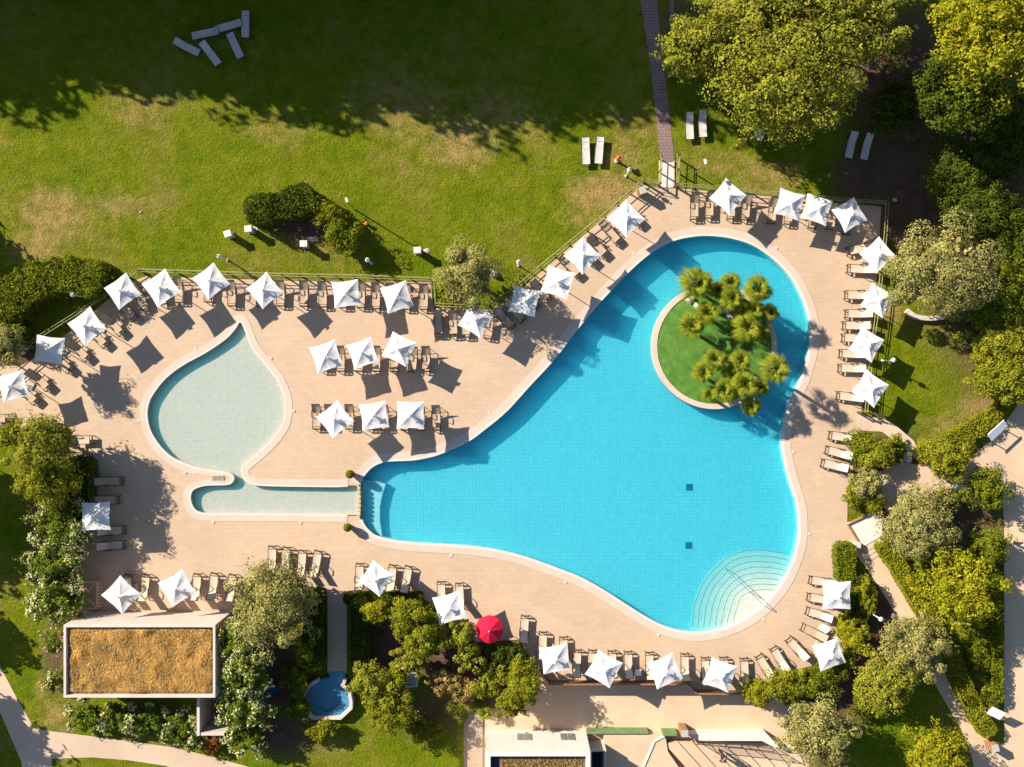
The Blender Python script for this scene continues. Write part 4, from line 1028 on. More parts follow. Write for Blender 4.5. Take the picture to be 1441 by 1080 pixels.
tree('olive_tree', 'grey green olive at the frame edge above the lowest umbrella', 'olive tree', 4, 486, 30, 4.6, 'lf_olive', leaf=.15, cr=.3)
tree('olive_tree', 'dusty olive tree standing in the notch of the lawn fence', 'olive tree', 657, 386, 43, 4.4, 'lf_olive', leaf=.15, cr=.3, nclump=30, trunk=.16, dens=.9, shell=False)
tree('shrub', 'thin yellow flowering shrub beside the notch olive', 'shrub', 626, 408, 13, 1.0, 'lf_bright', ry=24, leaf=.12, dens=.5)
# shrubs and oleanders on the left
tree('broom_tree', 'tall yellow green shrub tree beside four grey loungers', 'tree', 54, 625, 47, 4.7, 'lf_acacia', leaf=.16, cr=.28, nclump=34, trunk=.13)
tree('broom_tree', 'yellow green shrub tree below the tallest one by the loungers', 'tree', 62, 678, 44, 4.3, 'lf_shrub', leaf=.16, cr=.28, nclump=30, trunk=.13)
tree('broom_tree', 'small yellow green shrub cut by the frame edge beside the deck', 'shrub', 12, 612, 24, 2.4, 'lf_shrub', leaf=.16)
hedge('clipped_hedge', 'dark clipped hedge block between four grey loungers and oleanders', [(108, 655), (108, 725)], 40, 1.2, 'lf_dark')
GO = 'white flowering oleanders'
for (x, y, r, ry, h, lab) in ((80, 742, 42, 38, 2.8, 'white flowering oleander, topmost of the tall hedge by the deck'), (76, 790, 44, 38, 3.0, 'white flowering oleander, middle of the tall hedge by the deck'), (78, 845, 40, 38, 2.8, 'white flowering oleander beside the pale wooden frame'),
        (336, 905, 33, 36, 3.9, 'white flowering oleander at the roof corner below the dusty olive'), (342, 950, 36, 36, 3.9, 'white flowering oleander halfway down the roof side'), (342, 998, 36, 34, 3.4, 'white flowering oleander beside the small walled yard'), (345, 1038, 33, 30, 2.2, 'white flowering oleander below the small walled yard'),
        (122, 1011, 33, 23, 1.8, 'white flowering oleander, first below the grass roof'), (165, 1013, 33, 24, 1.8, 'white flowering oleander, second below the grass roof'), (208, 1015, 34, 25, 1.8, 'white flowering oleander, third below the grass roof'), (250, 1024, 30, 26, 1.6, 'white flowering oleander, fourth below the grass roof'),
        (272, 1044, 18, 16, 1.3, 'small white flowering oleander next to the rust red shrub'), (72, 962, 14, 20, 1.3, 'small white flowering oleander beside the roof corner lawn')):
    tree('oleander', lab, 'oleander', x, y, r, h, 'lf_olean', ry=ry, leaf=.17, cr=.22, group=GO, dens=1.3, flowers=('petal', .04), hollow=.55)
tree('oleander', 'pink flowering oleander at the corner of the grass roof', 'oleander', 76, 905, 20, 1.8, 'lf_olean', leaf=.16, flowers=('petalpink', .03))
tree('shrub', 'rust red shrub between white oleanders by the path', 'shrub', 299, 1047, 13, 1.0, 'lf_red', ry=17, leaf=.13)
tree('olive_tree', 'big dusty olive tree over four tan loungers', 'olive tree', 383, 852, 64, 5.6, 'lf_olive', leaf=.17, cr=.25, nclump=60, trunk=.22)
hedge('clipped_hedge', 'tall dark hedge on the olive side of the basin walkway', [(440, 838), (440, 935)], 28, 1.3, 'lf_dark')
hedge('clipped_hedge', 'tall dark hedge on the yellow shrub side of the basin walkway', [(507, 850), (505, 900), (507, 940)], 26, 1.3, 'lf_dark')
hedge('clipped_hedge', 'low dark hedge strip right under two loungers and an umbrella', [(488, 843), (535, 842), (590, 844)], 16, .8, 'lf_dark')
for (x, y, r, ry, h, m, lab) in ((428, 915, 20, 30, 1.7, 'lf_shrub', 'yellow green shrub beside the blue rack and walkway hedge'), (415, 962, 22, 26, 1.6, 'lf_hedge', 'green shrub hugging the curved wall of the round basin'), (418, 1000, 24, 20, 1.5, 'lf_hedge', 'green shrub at the lower wall of the round basin'),
        (452, 1030, 28, 18, 1.5, 'lf_shrub', 'green shrub in front of the round basin, by the lawn'),
        (530, 862, 26, 22, 2.8, 'lf_bright', 'bright yellow shrub below the first umbrella of the lower group'), (572, 868, 32, 32, 3.2, 'lf_shrub', 'round olive yellow shrub tree at the top of the shrub mass'), (598, 905, 34, 32, 3.3, 'lf_shrub', 'round yellow shrub tree beside the bare brown bed'),
        (575, 935, 28, 22, 2.8, 'lf_acacia', 'yellow shrub above the grey utility box'), (520, 962, 32, 30, 3.2, 'lf_acacia', 'yellow brown shrub tree touching the round basin'), (546, 1000, 36, 34, 3.4, 'lf_shrub', 'large yellow green shrub tree below the round basin, on lawn'), (560, 955, 20, 20, 2.4, 'lf_bright', 'small bright shrub between basin and utility box'),
        (652, 895, 20, 30, 2.9, 'lf_acacia', 'upright yellow shrub near the red parasol'), (660, 925, 22, 24, 2.6, 'lf_acacia', 'yellow shrub under the upright one near the parasol'),
        (622, 960, 24, 20, 1.8, 'lf_brown', 'dry brownish shrub at the middle of the shrub mass'), (650, 975, 28, 22, 1.6, 'lf_brown', 'dry pinkish shrub beside the slab walkway'),
        (692, 920, 20, 18, 1.8, 'lf_dark', 'dark green shrub directly under the red parasol'), (722, 925, 24, 26, 1.8, 'lf_dark', 'dark green shrub in the corner of the terrace fence'), (692, 965, 28, 26, 2.2, 'lf_shrub', 'green yellow shrub above the spiky plant'), (735, 962, 30, 40, 3.2, 'lf_shrub', 'tall yellow green shrub tree overhanging the terrace'), (722, 992, 26, 24, 2.6, 'lf_shrub', 'yellow green shrub nearest the white flat roof'),
        (598, 1030, 30, 22, 1.0, 'lf_shrub', 'low spreading shrub on the lower lawn')):
    tree('garden_shrub', lab, 'shrub', x, y, r, h, m, ry=ry, leaf=.15, cr=.28, group='shrubs between deck and lower lawn')
# trees standing beyond the frame, whose shade falls on the lawn
GS = 'tall trees beyond the lawn whose shade crosses it'
for i, (tx, ty, h, r) in enumerate([(-30, 140, 11.5, 70), (22, 132, 12.5, 56), (72, 128, 12, 50), (140, 72, 12.5, 56), (205, 78, 13, 60), (275, 104, 13, 62), (345, 108, 12.5, 60), (425, 118, 13, 62), (500, 152, 13, 54), (548, 158, 12.5, 46), (622, 120, 12, 60), (690, 152, 13, 58), (752, 172, 13, 52), (800, 168, 12.5, 50), (872, 150, 12, 58), (925, 170, 12.5, 54),
                                     (150, 30, 13.5, 80), (300, 40, 14, 84), (450, 55, 14, 84), (600, 60, 14, 84), (740, 75, 14, 80), (860, 75, 13.5, 80), (20, 40, 13, 80), (970, 158, 12.5, 56), (1030, 180, 13, 54), (985, 90, 13.5, 76), (1060, 100, 13.5, 66), (530, 95, 14, 84), (380, 60, 14, 84), (680, 95, 13.5, 80), (820, 105, 13, 80), (620, 20, 14.5, 84), (760, 20, 14.5, 84), (420, 10, 14.5, 84)]):
    bx, by = tx - 29.5 * h, ty - 18.2 * h
    f = 62 / (62 - h * .6)
    ax, ay = 720.5 + (bx - 720.5) * f, 540 + (by - 540) * f
    tree('shade_tree', 'tall leafy tree beyond the top of the lawn', 'tree', ax, min(ay, -190), r * f, h, 'lf_dark', leaf=.75, cr=.30, nclump=60, trunk=.25, dens=1.5, group=GS, rzf=h * .43)
for (tx, ty, h, r) in ((22, 400, 6, 60), (38, 800, 5.5, 66), (30, 750, 5, 56), (44, 1072, 5.5, 54), (18, 930, 5, 40)):
    bx, by = tx - 29.5 * h, ty - 18.2 * h; f = 62 / (62 - h * .6)
    tree('shade_tree', 'leafy tree beyond the side of the garden path', 'tree', min(720.5 + (bx - 720.5) * f, -12 - r * f), 540 + (by - 540) * f, r * f, h, 'lf_dark', leaf=.55, cr=.3, nclump=40, trunk=.2, dens=1.3, group='trees beyond the side of the garden')
# shade on the plaza is cast by the shrubs and hedge beside it
# palms on the island
def palm(px, py, h, r, label, seed, z0=.12, group='fan palms on the pool island', nf=38):
    r *= 1.03; rg = random.Random(seed); p = W(px, py, h)
    t = thing('fan_palm', label, 'palm', (p.x, p.y, z0), rg.uniform(0, 6), group)
    hh = h - z0
    mb = MB(); bend = rg.uniform(-.12, .12)
    mb.tube([(bend, 0, -.15), (bend * .6, .03, hh * .35), (0, 0, hh * .98)], .11, 8, .085)
    for k in range(int(hh / .12)):
        z = k * .12; mb.lathe((bend * (1 - z / hh), 0, z), [(.12, 0), (.135, .03), (.11, .06)], 8)
    mb.build('trunk', 'bark', t)
    vs = []; fs = []
    for k in range(nf):
        az = k * 2.39996 + rg.uniform(-.35, .35); u = k / nf; rr_ = rg.uniform(.78, 1.22)
        el = R(62 - 105 * u + rg.uniform(-14, 14))
        d = Vector((math.cos(az) * math.cos(el), math.sin(az) * math.cos(el), math.sin(el)))
        side = Vector((-math.sin(az), math.cos(az), 0)); up = side.cross(d) * -1
        pet = r * (.26 + .28 * u) * rr_; fan = r * rr_ * rg.uniform(.52, .70)
        c = Vector((0, 0, hh)) + d * pet - Vector((0, 0, .10 * r * u))
        q0 = len(vs); b0 = Vector((0, 0, hh)) + d * .06
        vs += [b0 + side * .012, b0 - side * .012, c - side * .012, c + side * .012]; fs.append((q0, q0 + 1, q0 + 2, q0 + 3))
        nl = 11
        for j in range(nl):
            a = (j / (nl - 1) - .5) * 2 * R(62)
            ld = (d * math.cos(a) + side * math.sin(a)).normalized()
            ln = fan * (1 - .28 * abs(a) / R(62)) * rg.uniform(.9, 1.08)
            tip = c + ld * ln * .86 + Vector((math.cos(az), math.sin(az), 0)) * ln * .22 - Vector((0, 0, ln * .16 + .12 * ln * rg.random()))
            mid = c + ld * ln * .55 + up * .015
            wv = (ld.cross(up)).normalized() * r * .029
            q = len(vs); vs += [c, mid + wv, tip, mid - wv]; fs.append((q, q + 1, q + 2, q + 3))
    for k in range(46):
        az = k * 2.39996; el = R(82 - 62 * k / 46); q = len(vs); b0 = Vector((0, 0, hh - .03))
        d = Vector((math.cos(az) * math.cos(el), math.sin(az) * math.cos(el), math.sin(el))); sd = Vector((-math.sin(az), math.cos(az), 0)) * r * .05
        vs += [b0, b0 + d * r * .3 + sd, b0 + d * r * rg.uniform(.5, .62), b0 + d * r * .3 - sd]; fs.append((q, q + 1, q + 2, q + 3))
    npobj('crown', np.array([tuple(v) for v in vs]), np.array(fs), 'frond', t)
PAL = [(983, 399, 2.7, 1.20, 'big fan palm overhanging the upper rim of the island'), (1028, 398, 2.5, .75, 'small fan palm on the upper rim, between two larger palms'), (1067, 408, 3.2, 1.02, 'round fan palm closest to the outer corner of the island rim'),
       (1030, 420, 2.6, .95, 'fan palm in the middle of the upper palm group'), (995, 440, 2.0, .88, 'fan palm by the white boulders on the turf'), (974, 459, 2.2, .92, 'lone fan palm standing farthest into the open turf'),
       (1053, 460, 2.4, 1.05, 'broad fan palm below the upper palm group'), (1084, 440, 1.9, .70, 'drooping fan palm at the side rim of the island'), (1046, 440, 1.6, .70, 'low fan palm half hidden under its neighbours'),
       (1007, 506, 2.6, .85, 'fan palm at the top of the lower palm group'), (1043, 508, 2.5, .80, 'yellow fan palm in the lower palm group, near the rim palm'), (990, 524, 2.3, .85, 'fan palm in the lower group nearest the open turf'),
       (1019, 550, 2.8, .85, 'yellow fan palm at the bottom rim of the island'), (1048, 541, 2.9, .98, 'big fan palm of the lower group above the water'), (1092, 520, 3.3, 1.02, 'round fan palm hanging over the water beyond the rim'),
       (1058, 572, 1.9, .75, 'dark low fan palm drooping into the water'), (1000, 556, 1.7, .65, 'small fan palm at the lower turf edge')]
PAL += [(1062, 436, 2.0, .8, 'fan palm squeezed between the round rim palm and the broad palm'), (1010, 408, 2.1, .72, 'fan palm right beside the big one on the upper rim'), (1072, 470, 1.7, .62, 'low fan palm under the broad one by the rim'), (1030, 528, 2.1, .75, 'fan palm at the heart of the lower palm group'), (1070, 545, 1.9, .7, 'fan palm between the big lower palm and the water palm')]
for i, (x, y, h, r, lab) in enumerate(PAL): palm(x, y, h, r, lab, 40 + i)
palm(682, 1003, .5, .62, 'spiky green plant at the end of the slab walkway', 90, -.4, 'spiky plants', 26)

def boulder(px, py, sx, sy, sz, label, mat='rock', seed=0, z0=0.0, rz=0.0, group=None, name='boulder'):
    rg = random.Random(seed + 300); bm = bmesh.new(); bmesh.ops.create_icosphere(bm, subdivisions=3, radius=1)
    dirs = [(Vector((rg.gauss(0, 1), rg.gauss(0, 1), rg.gauss(0, 1))).normalized(), rg.uniform(.62, .9)) for _ in range(14)]
    for v in bm.verts:
        for d, c in dirs:
            k = v.co.dot(d)
            if k > c: v.co -= d * (k - c)
        v.co = Vector((v.co.x * sx, v.co.y * sy, max(-.25, v.co.z) * sz))
    me = bpy.data.meshes.new(name); bm.to_mesh(me); bm.free(); me.materials.append(M[mat])
    o = bpy.data.objects.new(name, me); C.objects.link(o); p = W(px, py, sz * .5); o.location = (p.x, p.y, z0); o.rotation_euler = (0, 0, rz)
    return tag(o, label, 'boulder' if name == 'boulder' else 'stone', group)
for i, a in enumerate([(970, 424, .34, .22, .3, 'white boulder on the island turf, outermost one', 'rock'), (981, 431, .36, .2, .26, 'white boulder between the outermost one and the palms', 'rock'), (975, 420, .25, .2, .3, 'small white boulder under the big rim palm', 'rock'),
        (1020, 437, .5, .2, .3, 'long pale boulder edging the upper palm group', 'rock'), (1028, 446, .4, .2, .28, 'pale boulder at the end of the long one', 'rock'), (1066, 532, .3, .25, .3, 'pale boulder beside the overhanging rim palm', 'rock')]):
    boulder(*a[:6], mat=a[6], seed=i, z0=.12, rz=-.6, group='rocks on the pool island')
boulder(28, 492, .56, .40, .55, 'grey white boulder at the end of the curved hedge', 'greyrock', 11, rz=-.2)
boulder(695, 384, .30, .46, .5, 'cream boulder half under the notch olive', 'rock', 12, rz=.4)
boulder(1280, 645, .40, .48, .55, 'grey boulder in the shrub bed beside the side path', 'greyrock', 13, rz=-.5)
boulder(1072, 188, .36, .56, .6, 'bluish white boulder under the edge of the acacia', 'greyrock', 14, rz=-.3)
boulder(1164, 888, .62, .36, .45, 'grey boulder between a cream lounger and bright bush', 'greyrock', 15, z0=.03, rz=-.3)
for i, (x, y, sx, sy, lab) in enumerate([(361, 321, .28, .2, 'flat pale stone beside the middle white pedestal'), (440, 336, .4, .22, 'flat pale stone under the round lawn bushes'), (600, 353, .3, .2, 'flat pale stone beside the lone white pedestal'), (198, 298, .12, .1, 'tiny pale stone on the dry lawn patch'), (1257, 867, .24, .2, 'round pale stone by the white lamp post'), (1260, 281, .18, .14, 'pale stone on brown soil outside the deck corner')]):
    boulder(x, y, sx, sy, .08, lab, 'rock', 30 + i, name='flat_stone')
t = thing('stone_kerb', 'short white curved stone kerb at the foot of the ragged olive', 'kerb', W(1300, 445))
mb = MB(*t.location); a = px2w(smooth_loop([(1274, 438), (1286, 446), (1305, 449), (1326, 447)], 4, False))
for p, q in zip(a[:-1], a[1:]):
    d = q - p; c = (p + q) / 2; mb.box((c.x, c.y, .18), (d.length + .02, .32, .4), math.atan2(d.y, d.x))
mb.build('stones', 'rock', t)

# ------------------------------------------------------------------ lamps, pedestals, bins, signs
def globe_lamp(px, py, label, h=1.9):
    p = W(px, py, h); t = thing('globe_lamp', label, 'lamp', (p.x, p.y, 0), 0, 'globe lamps in the garden')
    MB().tube([(0, 0, 0), (0, 0, h - .16)], .045, 8).build('post', 'white_bench', t)
    MB().lathe((0, 0, 0), [(.12, 0), (.12, .05), (.05, .1)], 10).build('base', 'concrete', t)
    MB().lathe((0, 0, h - .2), [(.05, 0), (.13, .07), (.165, .16), (.14, .26), (.07, .32), (.04, .34)], 14).build('globe', 'globe', t, True)
    MB().lathe((0, 0, h + .22), [(.08, 0), (.06, .03)], 10).build('cap', 'steel', t)
for x, y, lab in ((308, 361, 'white globe lamp on the lawn above the third fence umbrella'), (517, 366, 'white globe lamp in the shade of the ball bush'), (102, 415, 'white globe lamp inside the curved hedge'), (730, 369, 'white globe lamp near the diagonal fence'), (886, 239, 'greenish globe lamp behind the litter bin'), (1258, 507, 'pale globe lamp on the small lawn'), (1240, 872, 'white lamp on a white post in the brown bed')):
    globe_lamp(x, y, lab)
def arm_lamp(b, e, h, label):
    p = W(*b); q = W(*e, h); t = thing('arm_lamp', label, 'street lamp', (p.x, p.y, 0), 0, 'tall garden lamps')
    MB().tube([(0, 0, 0), (0, 0, h * .9), (0, 0, h)], .05, 8, .035).build('post', 'steel', t)
    d = (q - p) * .22; d.z = 0
    MB().tube([(0, 0, h - .05), (d.x, d.y, h + .02)], .03, 6).build('arm', 'steel', t)
    MB().box((d.x * 1.3, d.y * 1.3, h + .02), (.30, .15, .09), math.atan2(d.y, d.x)).build('lamp_head', 'white_bench', t)
arm_lamp((499, 295), (487, 279), 2.9, 'tall slim white lamp behind the lawn bushes')
arm_lamp((978, 245), (992, 226), 3.3, 'tall slim white lamp between footbridge and acacia')
for x, y, rz, lab in ((320, 329, .3, 'white pedestal on the lawn, farthest from the bushes'), (349, 322, .1, 'white pedestal on the lawn beside a flat stone and the biggest bush'), (427, 343, 0, 'white pedestal on the lawn just below the bush clump'), (587, 352, .05, 'white pedestal standing alone on the lawn near the notch olive')):
    p = W(x, y, .9); t = thing('pedestal', lab, 'pedestal', (p.x, p.y, 0), rz, 'white pedestals on the lawn')
    MB().box((0, 0, .42), (.40, .34, .84)).build('shaft', 'plaster', t)
    MB().box((0, 0, .885), (.50, .44, .09)).build('top', 'white', t)
    MB().box((0, 0, .04), (.48, .42, .08)).build('base', 'concrete', t)
def bin_(px, py, h, lab, rz, z0=0.03, hood=None):
    p = W(px, py, h); t = thing('litter_bin', lab, 'litter bin', (p.x, p.y, z0), rz, 'brown litter bins with pale lids')
    hh = h - z0
    mb = MB()
    for s in range(4):
        a = s * PI / 2
        for k in range(4):
            o = -.165 + .11 * k; mb.box((math.cos(a) * .22 - math.sin(a) * o, math.sin(a) * .22 + math.cos(a) * o, hh * .47), (.03, .095, hh * .9), a)
    mb.build('slats', 'brownwood', t)
    MB().box((0, 0, hh * .45), (.38, .38, hh * .84)).build('liner', 'darkhole', t)
    MB().box((0, 0, hh - .04), (.46, .46, .07)).build('lid', 'concrete', t)
bin_(904.5, 268, 1.05, 'brown slatted litter bin in the fence corner beside the footbridge', .35)
bin_(964, 1033, 1.0, 'brown slatted litter bin at the head of the terrace stairs', 0, -.4)
bin_(1401.5, 1054, 1.1, 'brown slatted litter bin where the garden path meets the plaza', .25, .02)
t = thing('hydrant', 'red and white hydrant post on the lawn near two beige loungers', 'hydrant', W(868, 227))
MB().lathe((0, 0, 0), [(.16, 0), (.16, .1), (.09, .16), (.09, .5)], 12).build('base', 'white', t)
MB().lathe((0, 0, .5), [(.1, 0), (.13, .1), (.13, .35), (.16, .4), (.14, .55), (.03, .62)], 12).build('barrel', 'redpaint', t)
MB().tube([(-.1, .05, .85), (.26, .14, .85)], .07, 8).build('outlet', 'redpaint', t)
t = thing('valve_post', 'small orange valve post on the lawn beside the ball bush', 'post', W(516, 316))
MB().lathe((0, 0, 0), [(.1, 0), (.1, .25), (.15, .3), (.13, .4), (.03, .44)], 10).build('body', 'orange', t)
MB().tube([(-.2, 0, .32), (.2, 0.06, .32)], .035, 6).build('handle', 'orange', t)
for (x, y, rz, w, lab) in ((1404, 606, .75, 1.5, 'big white tilted sign board on two posts at the plaza corner'), (1402, 1004, -.45, 1.0, 'smaller white tilted sign board at the end of the path hedge')):
    p = W(x, y, 1.2); t = thing('sign_board', lab, 'sign', (p.x, p.y, 0), rz, 'white sign boards')
    mt_ = Matrix.Rotation(R(24), 3, 'X')
    MB().box((0, 0, 1.2), (w, .68, .05), rot=mt_).build('panel', 'white_bench', t)
    for s in (-1, 1): MB().tube([(s * w * .42, -.05, 0), (s * w * .42, .02, 1.2)], .04, 6).build('post', 'terracotta', t)
t = thing('garden_bench', 'small white bench between shrubs at the end of the side path', 'bench', W(1349, 686), -.25)
MB().box((0, 0, .42), (1.1, .36, .05)).build('seat', 'white_bench', t)
MB().box((0, .2, .7), (1.1, .05, .3)).build('backrest', 'white_bench', t)
for s in (-1, 1): MB().box((s * .45, 0, .2), (.06, .34, .4)).build('leg', 'white_bench', t)
for (x, y, h, lab) in ((491.5, 668, .85, 'potted topiary ball beside the upper end of the weir'), (488, 743.5, .9, 'potted topiary ball beside the lower end of the weir')):
    p = W(x, y, h); t = thing('potted_topiary', lab, 'potted plant', (p.x, p.y, .03), 0, 'potted topiary balls by the weir')
    MB().lathe((0, 0, 0), [(.15, 0), (.2, .3), (.23, .34), (.2, .36), (.18, .34)], 14).build('pot', 'terracotta', t)
    rg = np.random.default_rng(int(x)); d = sphere(rg, 1500); V, F = leaves(rg, d * np.array([.27, .27, .28]) * rg.uniform(.8, 1.08, 1500)[:, None] + np.array([0, 0, .60]), d, .065, 1.5, .6)
    npobj('foliage', V, F, 'lf_shrub', t)
def table(px, py, label, round_, mat):
    p = W(px, py, .5); t = thing('side_table', label, 'side table', (p.x, p.y, .03), 0)
    if round_: MB().lathe((0, 0, .46), [(.27, 0), (.29, .02), (.29, .045), (.02, .05)], 20).build('table_top', mat, t)
    else: MB().box((0, 0, .48), (.42, .42, .05)).build('table_top', mat, t)
    for k in range(4):
        a = k * PI / 2 + PI / 4; MB().tube([(.2 * math.cos(a), .2 * math.sin(a), .47), (.22 * math.cos(a), .22 * math.sin(a), 0)], .02, 5).build('leg', 'frame', t)
table(753.5, 399, 'round brown side table by the diagonal fence', True, 'taupe')
table(898, 947, 'small white square table among the brown fence row loungers', False, 'white_bench')
table(84, 632, 'small grey square table between the first two grey loungers', False, 'greyfab')
table(1000, 946, 'small brown square table among the brown fence row loungers', False, 'frame')

# pale wooden frame by the oleanders
p = W(128, 835); t = thing('timber_frame', 'pale timber frame with cut corners and a slatted side', 'timber frame', (p.x, p.y, .03))
mb = MB()
for s in (-1, 1): mb.box((0, s * .92, .55), (1.5, .09, .10))
mb.box((.72, 0, .553), (.09, 1.74, .10)); mb.box((-.72, 0, .553), (.09, 1.74, .10))
for s in (-1, 1): mb.box((.42, s * .62, .558), (.07, .82, .08), s * R(-45) + PI / 2 + (PI / 2 if s < 0 else PI / 2))
mb.build('beams', 'palewood', t)
mb = MB()
for k in range(8): mb.box((.90, -.78 + k * .2225, .52), (.26, .10, .03))
mb.build('slats', 'palewood', t)
for sx in (-1, 1):
    for sy in (-1, 1): MB().box((sx * .70, sy * .90, .24), (.09, .09, .48)).build('post', 'palewood', t)
t = thing('slatted_rack', 'small blue slatted rack on brown soil beside the oleanders', 'rack', W(379, 970, .4), -.05)
mb = MB()
for k in range(6): mb.box((-.42 + k * .168, 0, 0), (.09, .42, .03))
mb.build('slats', 'blue', t)
MB().box((0, -.25, .03), (1.05, .06, .07)).build('side_rail', 'blue', t); MB().box((0, .25, .03), (1.05, .06, .07)).build('side_rail', 'blue', t)
for s in (-1, 1): MB().box((s * .45, 0, -.2), (.05, .4, .36)).build('leg', 'blue', t)
t = thing('utility_box', 'grey open topped utility box among the yellow shrubs', 'utility box', W(580, 953, 0), .15)
MB().box((0, 0, .4), (.8, .8, .8)).build('case', 'concrete', t)
for s in (-1, 1): MB().box((s * .38, 0, .84), (.1, .86, .08)).build('lid_rim', 'greyfab', t); MB().box((0, s * .38, .845), (.66, .1, .08)).build('lid_rim', 'greyfab', t)

# ------------------------------------------------------------------ round basin at the end of the walkway
c0 = W(461, 977); t = thing('round_basin', 'round blue foot basin with cream walls at the end of the walkway', 'basin', (c0.x, c0.y, 0))
def ctr(pts, z=0): return [tuple((W(x, y, z) - c0)[:2]) for x, y in pts]
fl = [(464, 944.6), (486, 944.6), (486, 956), (492, 966), (496, 984), (496, 993), (481, 1007), (442, 1007), (428, 992), (429, 977), (446, 957), (464, 953)]
MB().prism([Vector((x, y, 0)) for x, y in ctr(fl)], -.4, .034).build('floor', 'blueliner', t)
bn = MB(); bn.prism([Vector((x, y, 0)) for x, y in ctr([(495, 984), (495, 993), (481, 1006), (442, 1006), (429, 992), (432, 984), (446, 997), (458, 1001), (470, 999), (480, 988), (482, 980)])], -.3, .24); bn.build('bench', 'blueliner', t)
for seg in ([(449, 955), (436, 963), (428, 977)], [(428, 988), (428, 993), (442, 1007), (481, 1007), (496, 993), (496, 984)], [(496, 984), (493, 968), (484, 961)], [(484, 961), (487, 955)]):
    mb = MB(); q = [Vector((*p, 0)) for p in ctr(seg)]
    for a, b in zip(q[:-1], q[1:]):
        d = b - a; cc = (a + b) / 2; mb.box((cc.x, cc.y, .26 + .002 * len(mb.v) / 12), (d.length + .13, .22, .58), math.atan2(d.y, d.x))
    mb.build('wall', 'plaster', t)
MB().box((*ctr([(471, 971)])[0], .05), (.2, .18, .03)).build('drain', 'concrete', t)
MB().tube([(*ctr([(435, 1000)])[0], .3), (*ctr([(439, 996)])[0], .55)], .03, 6).build('tap', 'steel', t)

# ------------------------------------------------------------------ buildings
def block(name, label, x0, y0, x1, y1, h, zb, roof, rz, par=.3, wallmat='plaster'):
    a, b = W(x0, y0), W(x1, y1); t = thing(name, label, 'building', ((a.x + b.x) / 2, (a.y + b.y) / 2, zb))
    w, d = abs(b.x - a.x), abs(a.y - b.y); hh = h - zb
    MB().box((0, d / 2 - par / 2, hh / 2), (w, par, hh)).build('wall', wallmat, t); MB().box((0, -d / 2 + par / 2, hh / 2), (w, par, hh)).build('wall', wallmat, t)
    for s in (-1, 1): MB().box((s * (w / 2 - par / 2), 0, hh / 2 - .002), (par, d - 2 * par, hh)).build('wall', wallmat, t)
    r = MB().box((0, 0, rz - zb - .1), (w - 2 * par, d - 2 * par, .2)).build('roof', roof, t)
    return t, w, d, hh, r
b1, w1, d1, h1, r1 = block('grass_roof_building', 'low cream building with dry orange grass growing on its roof', 124, 861, 326, 958, 3.4, 0, 'roofgravel', 3.12, .17)
rg = np.random.default_rng(77); n = 30000
n = 90000
gp = np.stack([rg.uniform(-w1 / 2 + .36, w1 / 2 - .36, n), rg.uniform(-d1 / 2 + .36, d1 / 2 - .36, n), rg.uniform(3.12, 3.22, n)], 1)
tu = np.zeros(n)
for _ in range(170):      # uneven tussocks of many sizes, scattered at random
    bx_, by_, br_ = rg.uniform(-w1 / 2, w1 / 2), rg.uniform(-d1 / 2, d1 / 2), rg.uniform(.12, .7)
    tu += rg.uniform(-.6, .8) * np.exp(-(((gp[:, 0] - bx_) ** 2 + (gp[:, 1] - by_) ** 2) / br_ ** 2))
tu = np.clip(tu, -1, 1)
gp[:, 2] += np.clip(tu, -.4, 1) * .14
keep = rg.uniform(0, 1, n) < (.70 + .30 * tu)
gp = gp[keep]
V, F = leaves(rg, gp, np.tile(np.array([-.3, .25, .8]), (len(gp), 1)), .035, 6.0, .55)
g_ = npobj('dry_grass', V, F, 'drygrass', b1); g_['kind'] = 'stuff'
MB().box((-w1 * .22, -d1 / 2 - .03, 1.1), (.95, .06, 2.1)).build('door', 'brownwood', b1)
for x in (.05, .25): 
    f_ = MB().box((w1 * x, -d1 / 2 - .025, 1.6), (1.2, .05, 1.0)).build('window', 'glass', b1)
# walled yard
t = thing('yard_wall', 'small white walled yard at the corner of the grass roof building', 'yard wall', W(297, 990))
o = t.location
for (x0, y0, x1, y1, hz) in ((293, 959, 297, 1018, 2.25), (297.5, 1014, 330, 1018, 2.2)):
    a, b = W(x0, y0), W(x1, y1); MB(*o).box(((a.x + b.x) / 2, (a.y + b.y) / 2, hz / 2), (abs(b.x - a.x), abs(a.y - b.y), hz)).build('wall', 'plaster', t)
a, b = W(297.5, 959), W(330, 1013.5); MB(*o).box(((a.x + b.x) / 2, (a.y + b.y) / 2, .01), (abs(b.x - a.x), abs(a.y - b.y), .03)).build('floor_slab', 'walkway', t)
tree('potted_shrub', 'small dark shrub growing in the walled yard', 'shrub', 305, 998, 9, 1.0, 'lf_dark', leaf=.12)
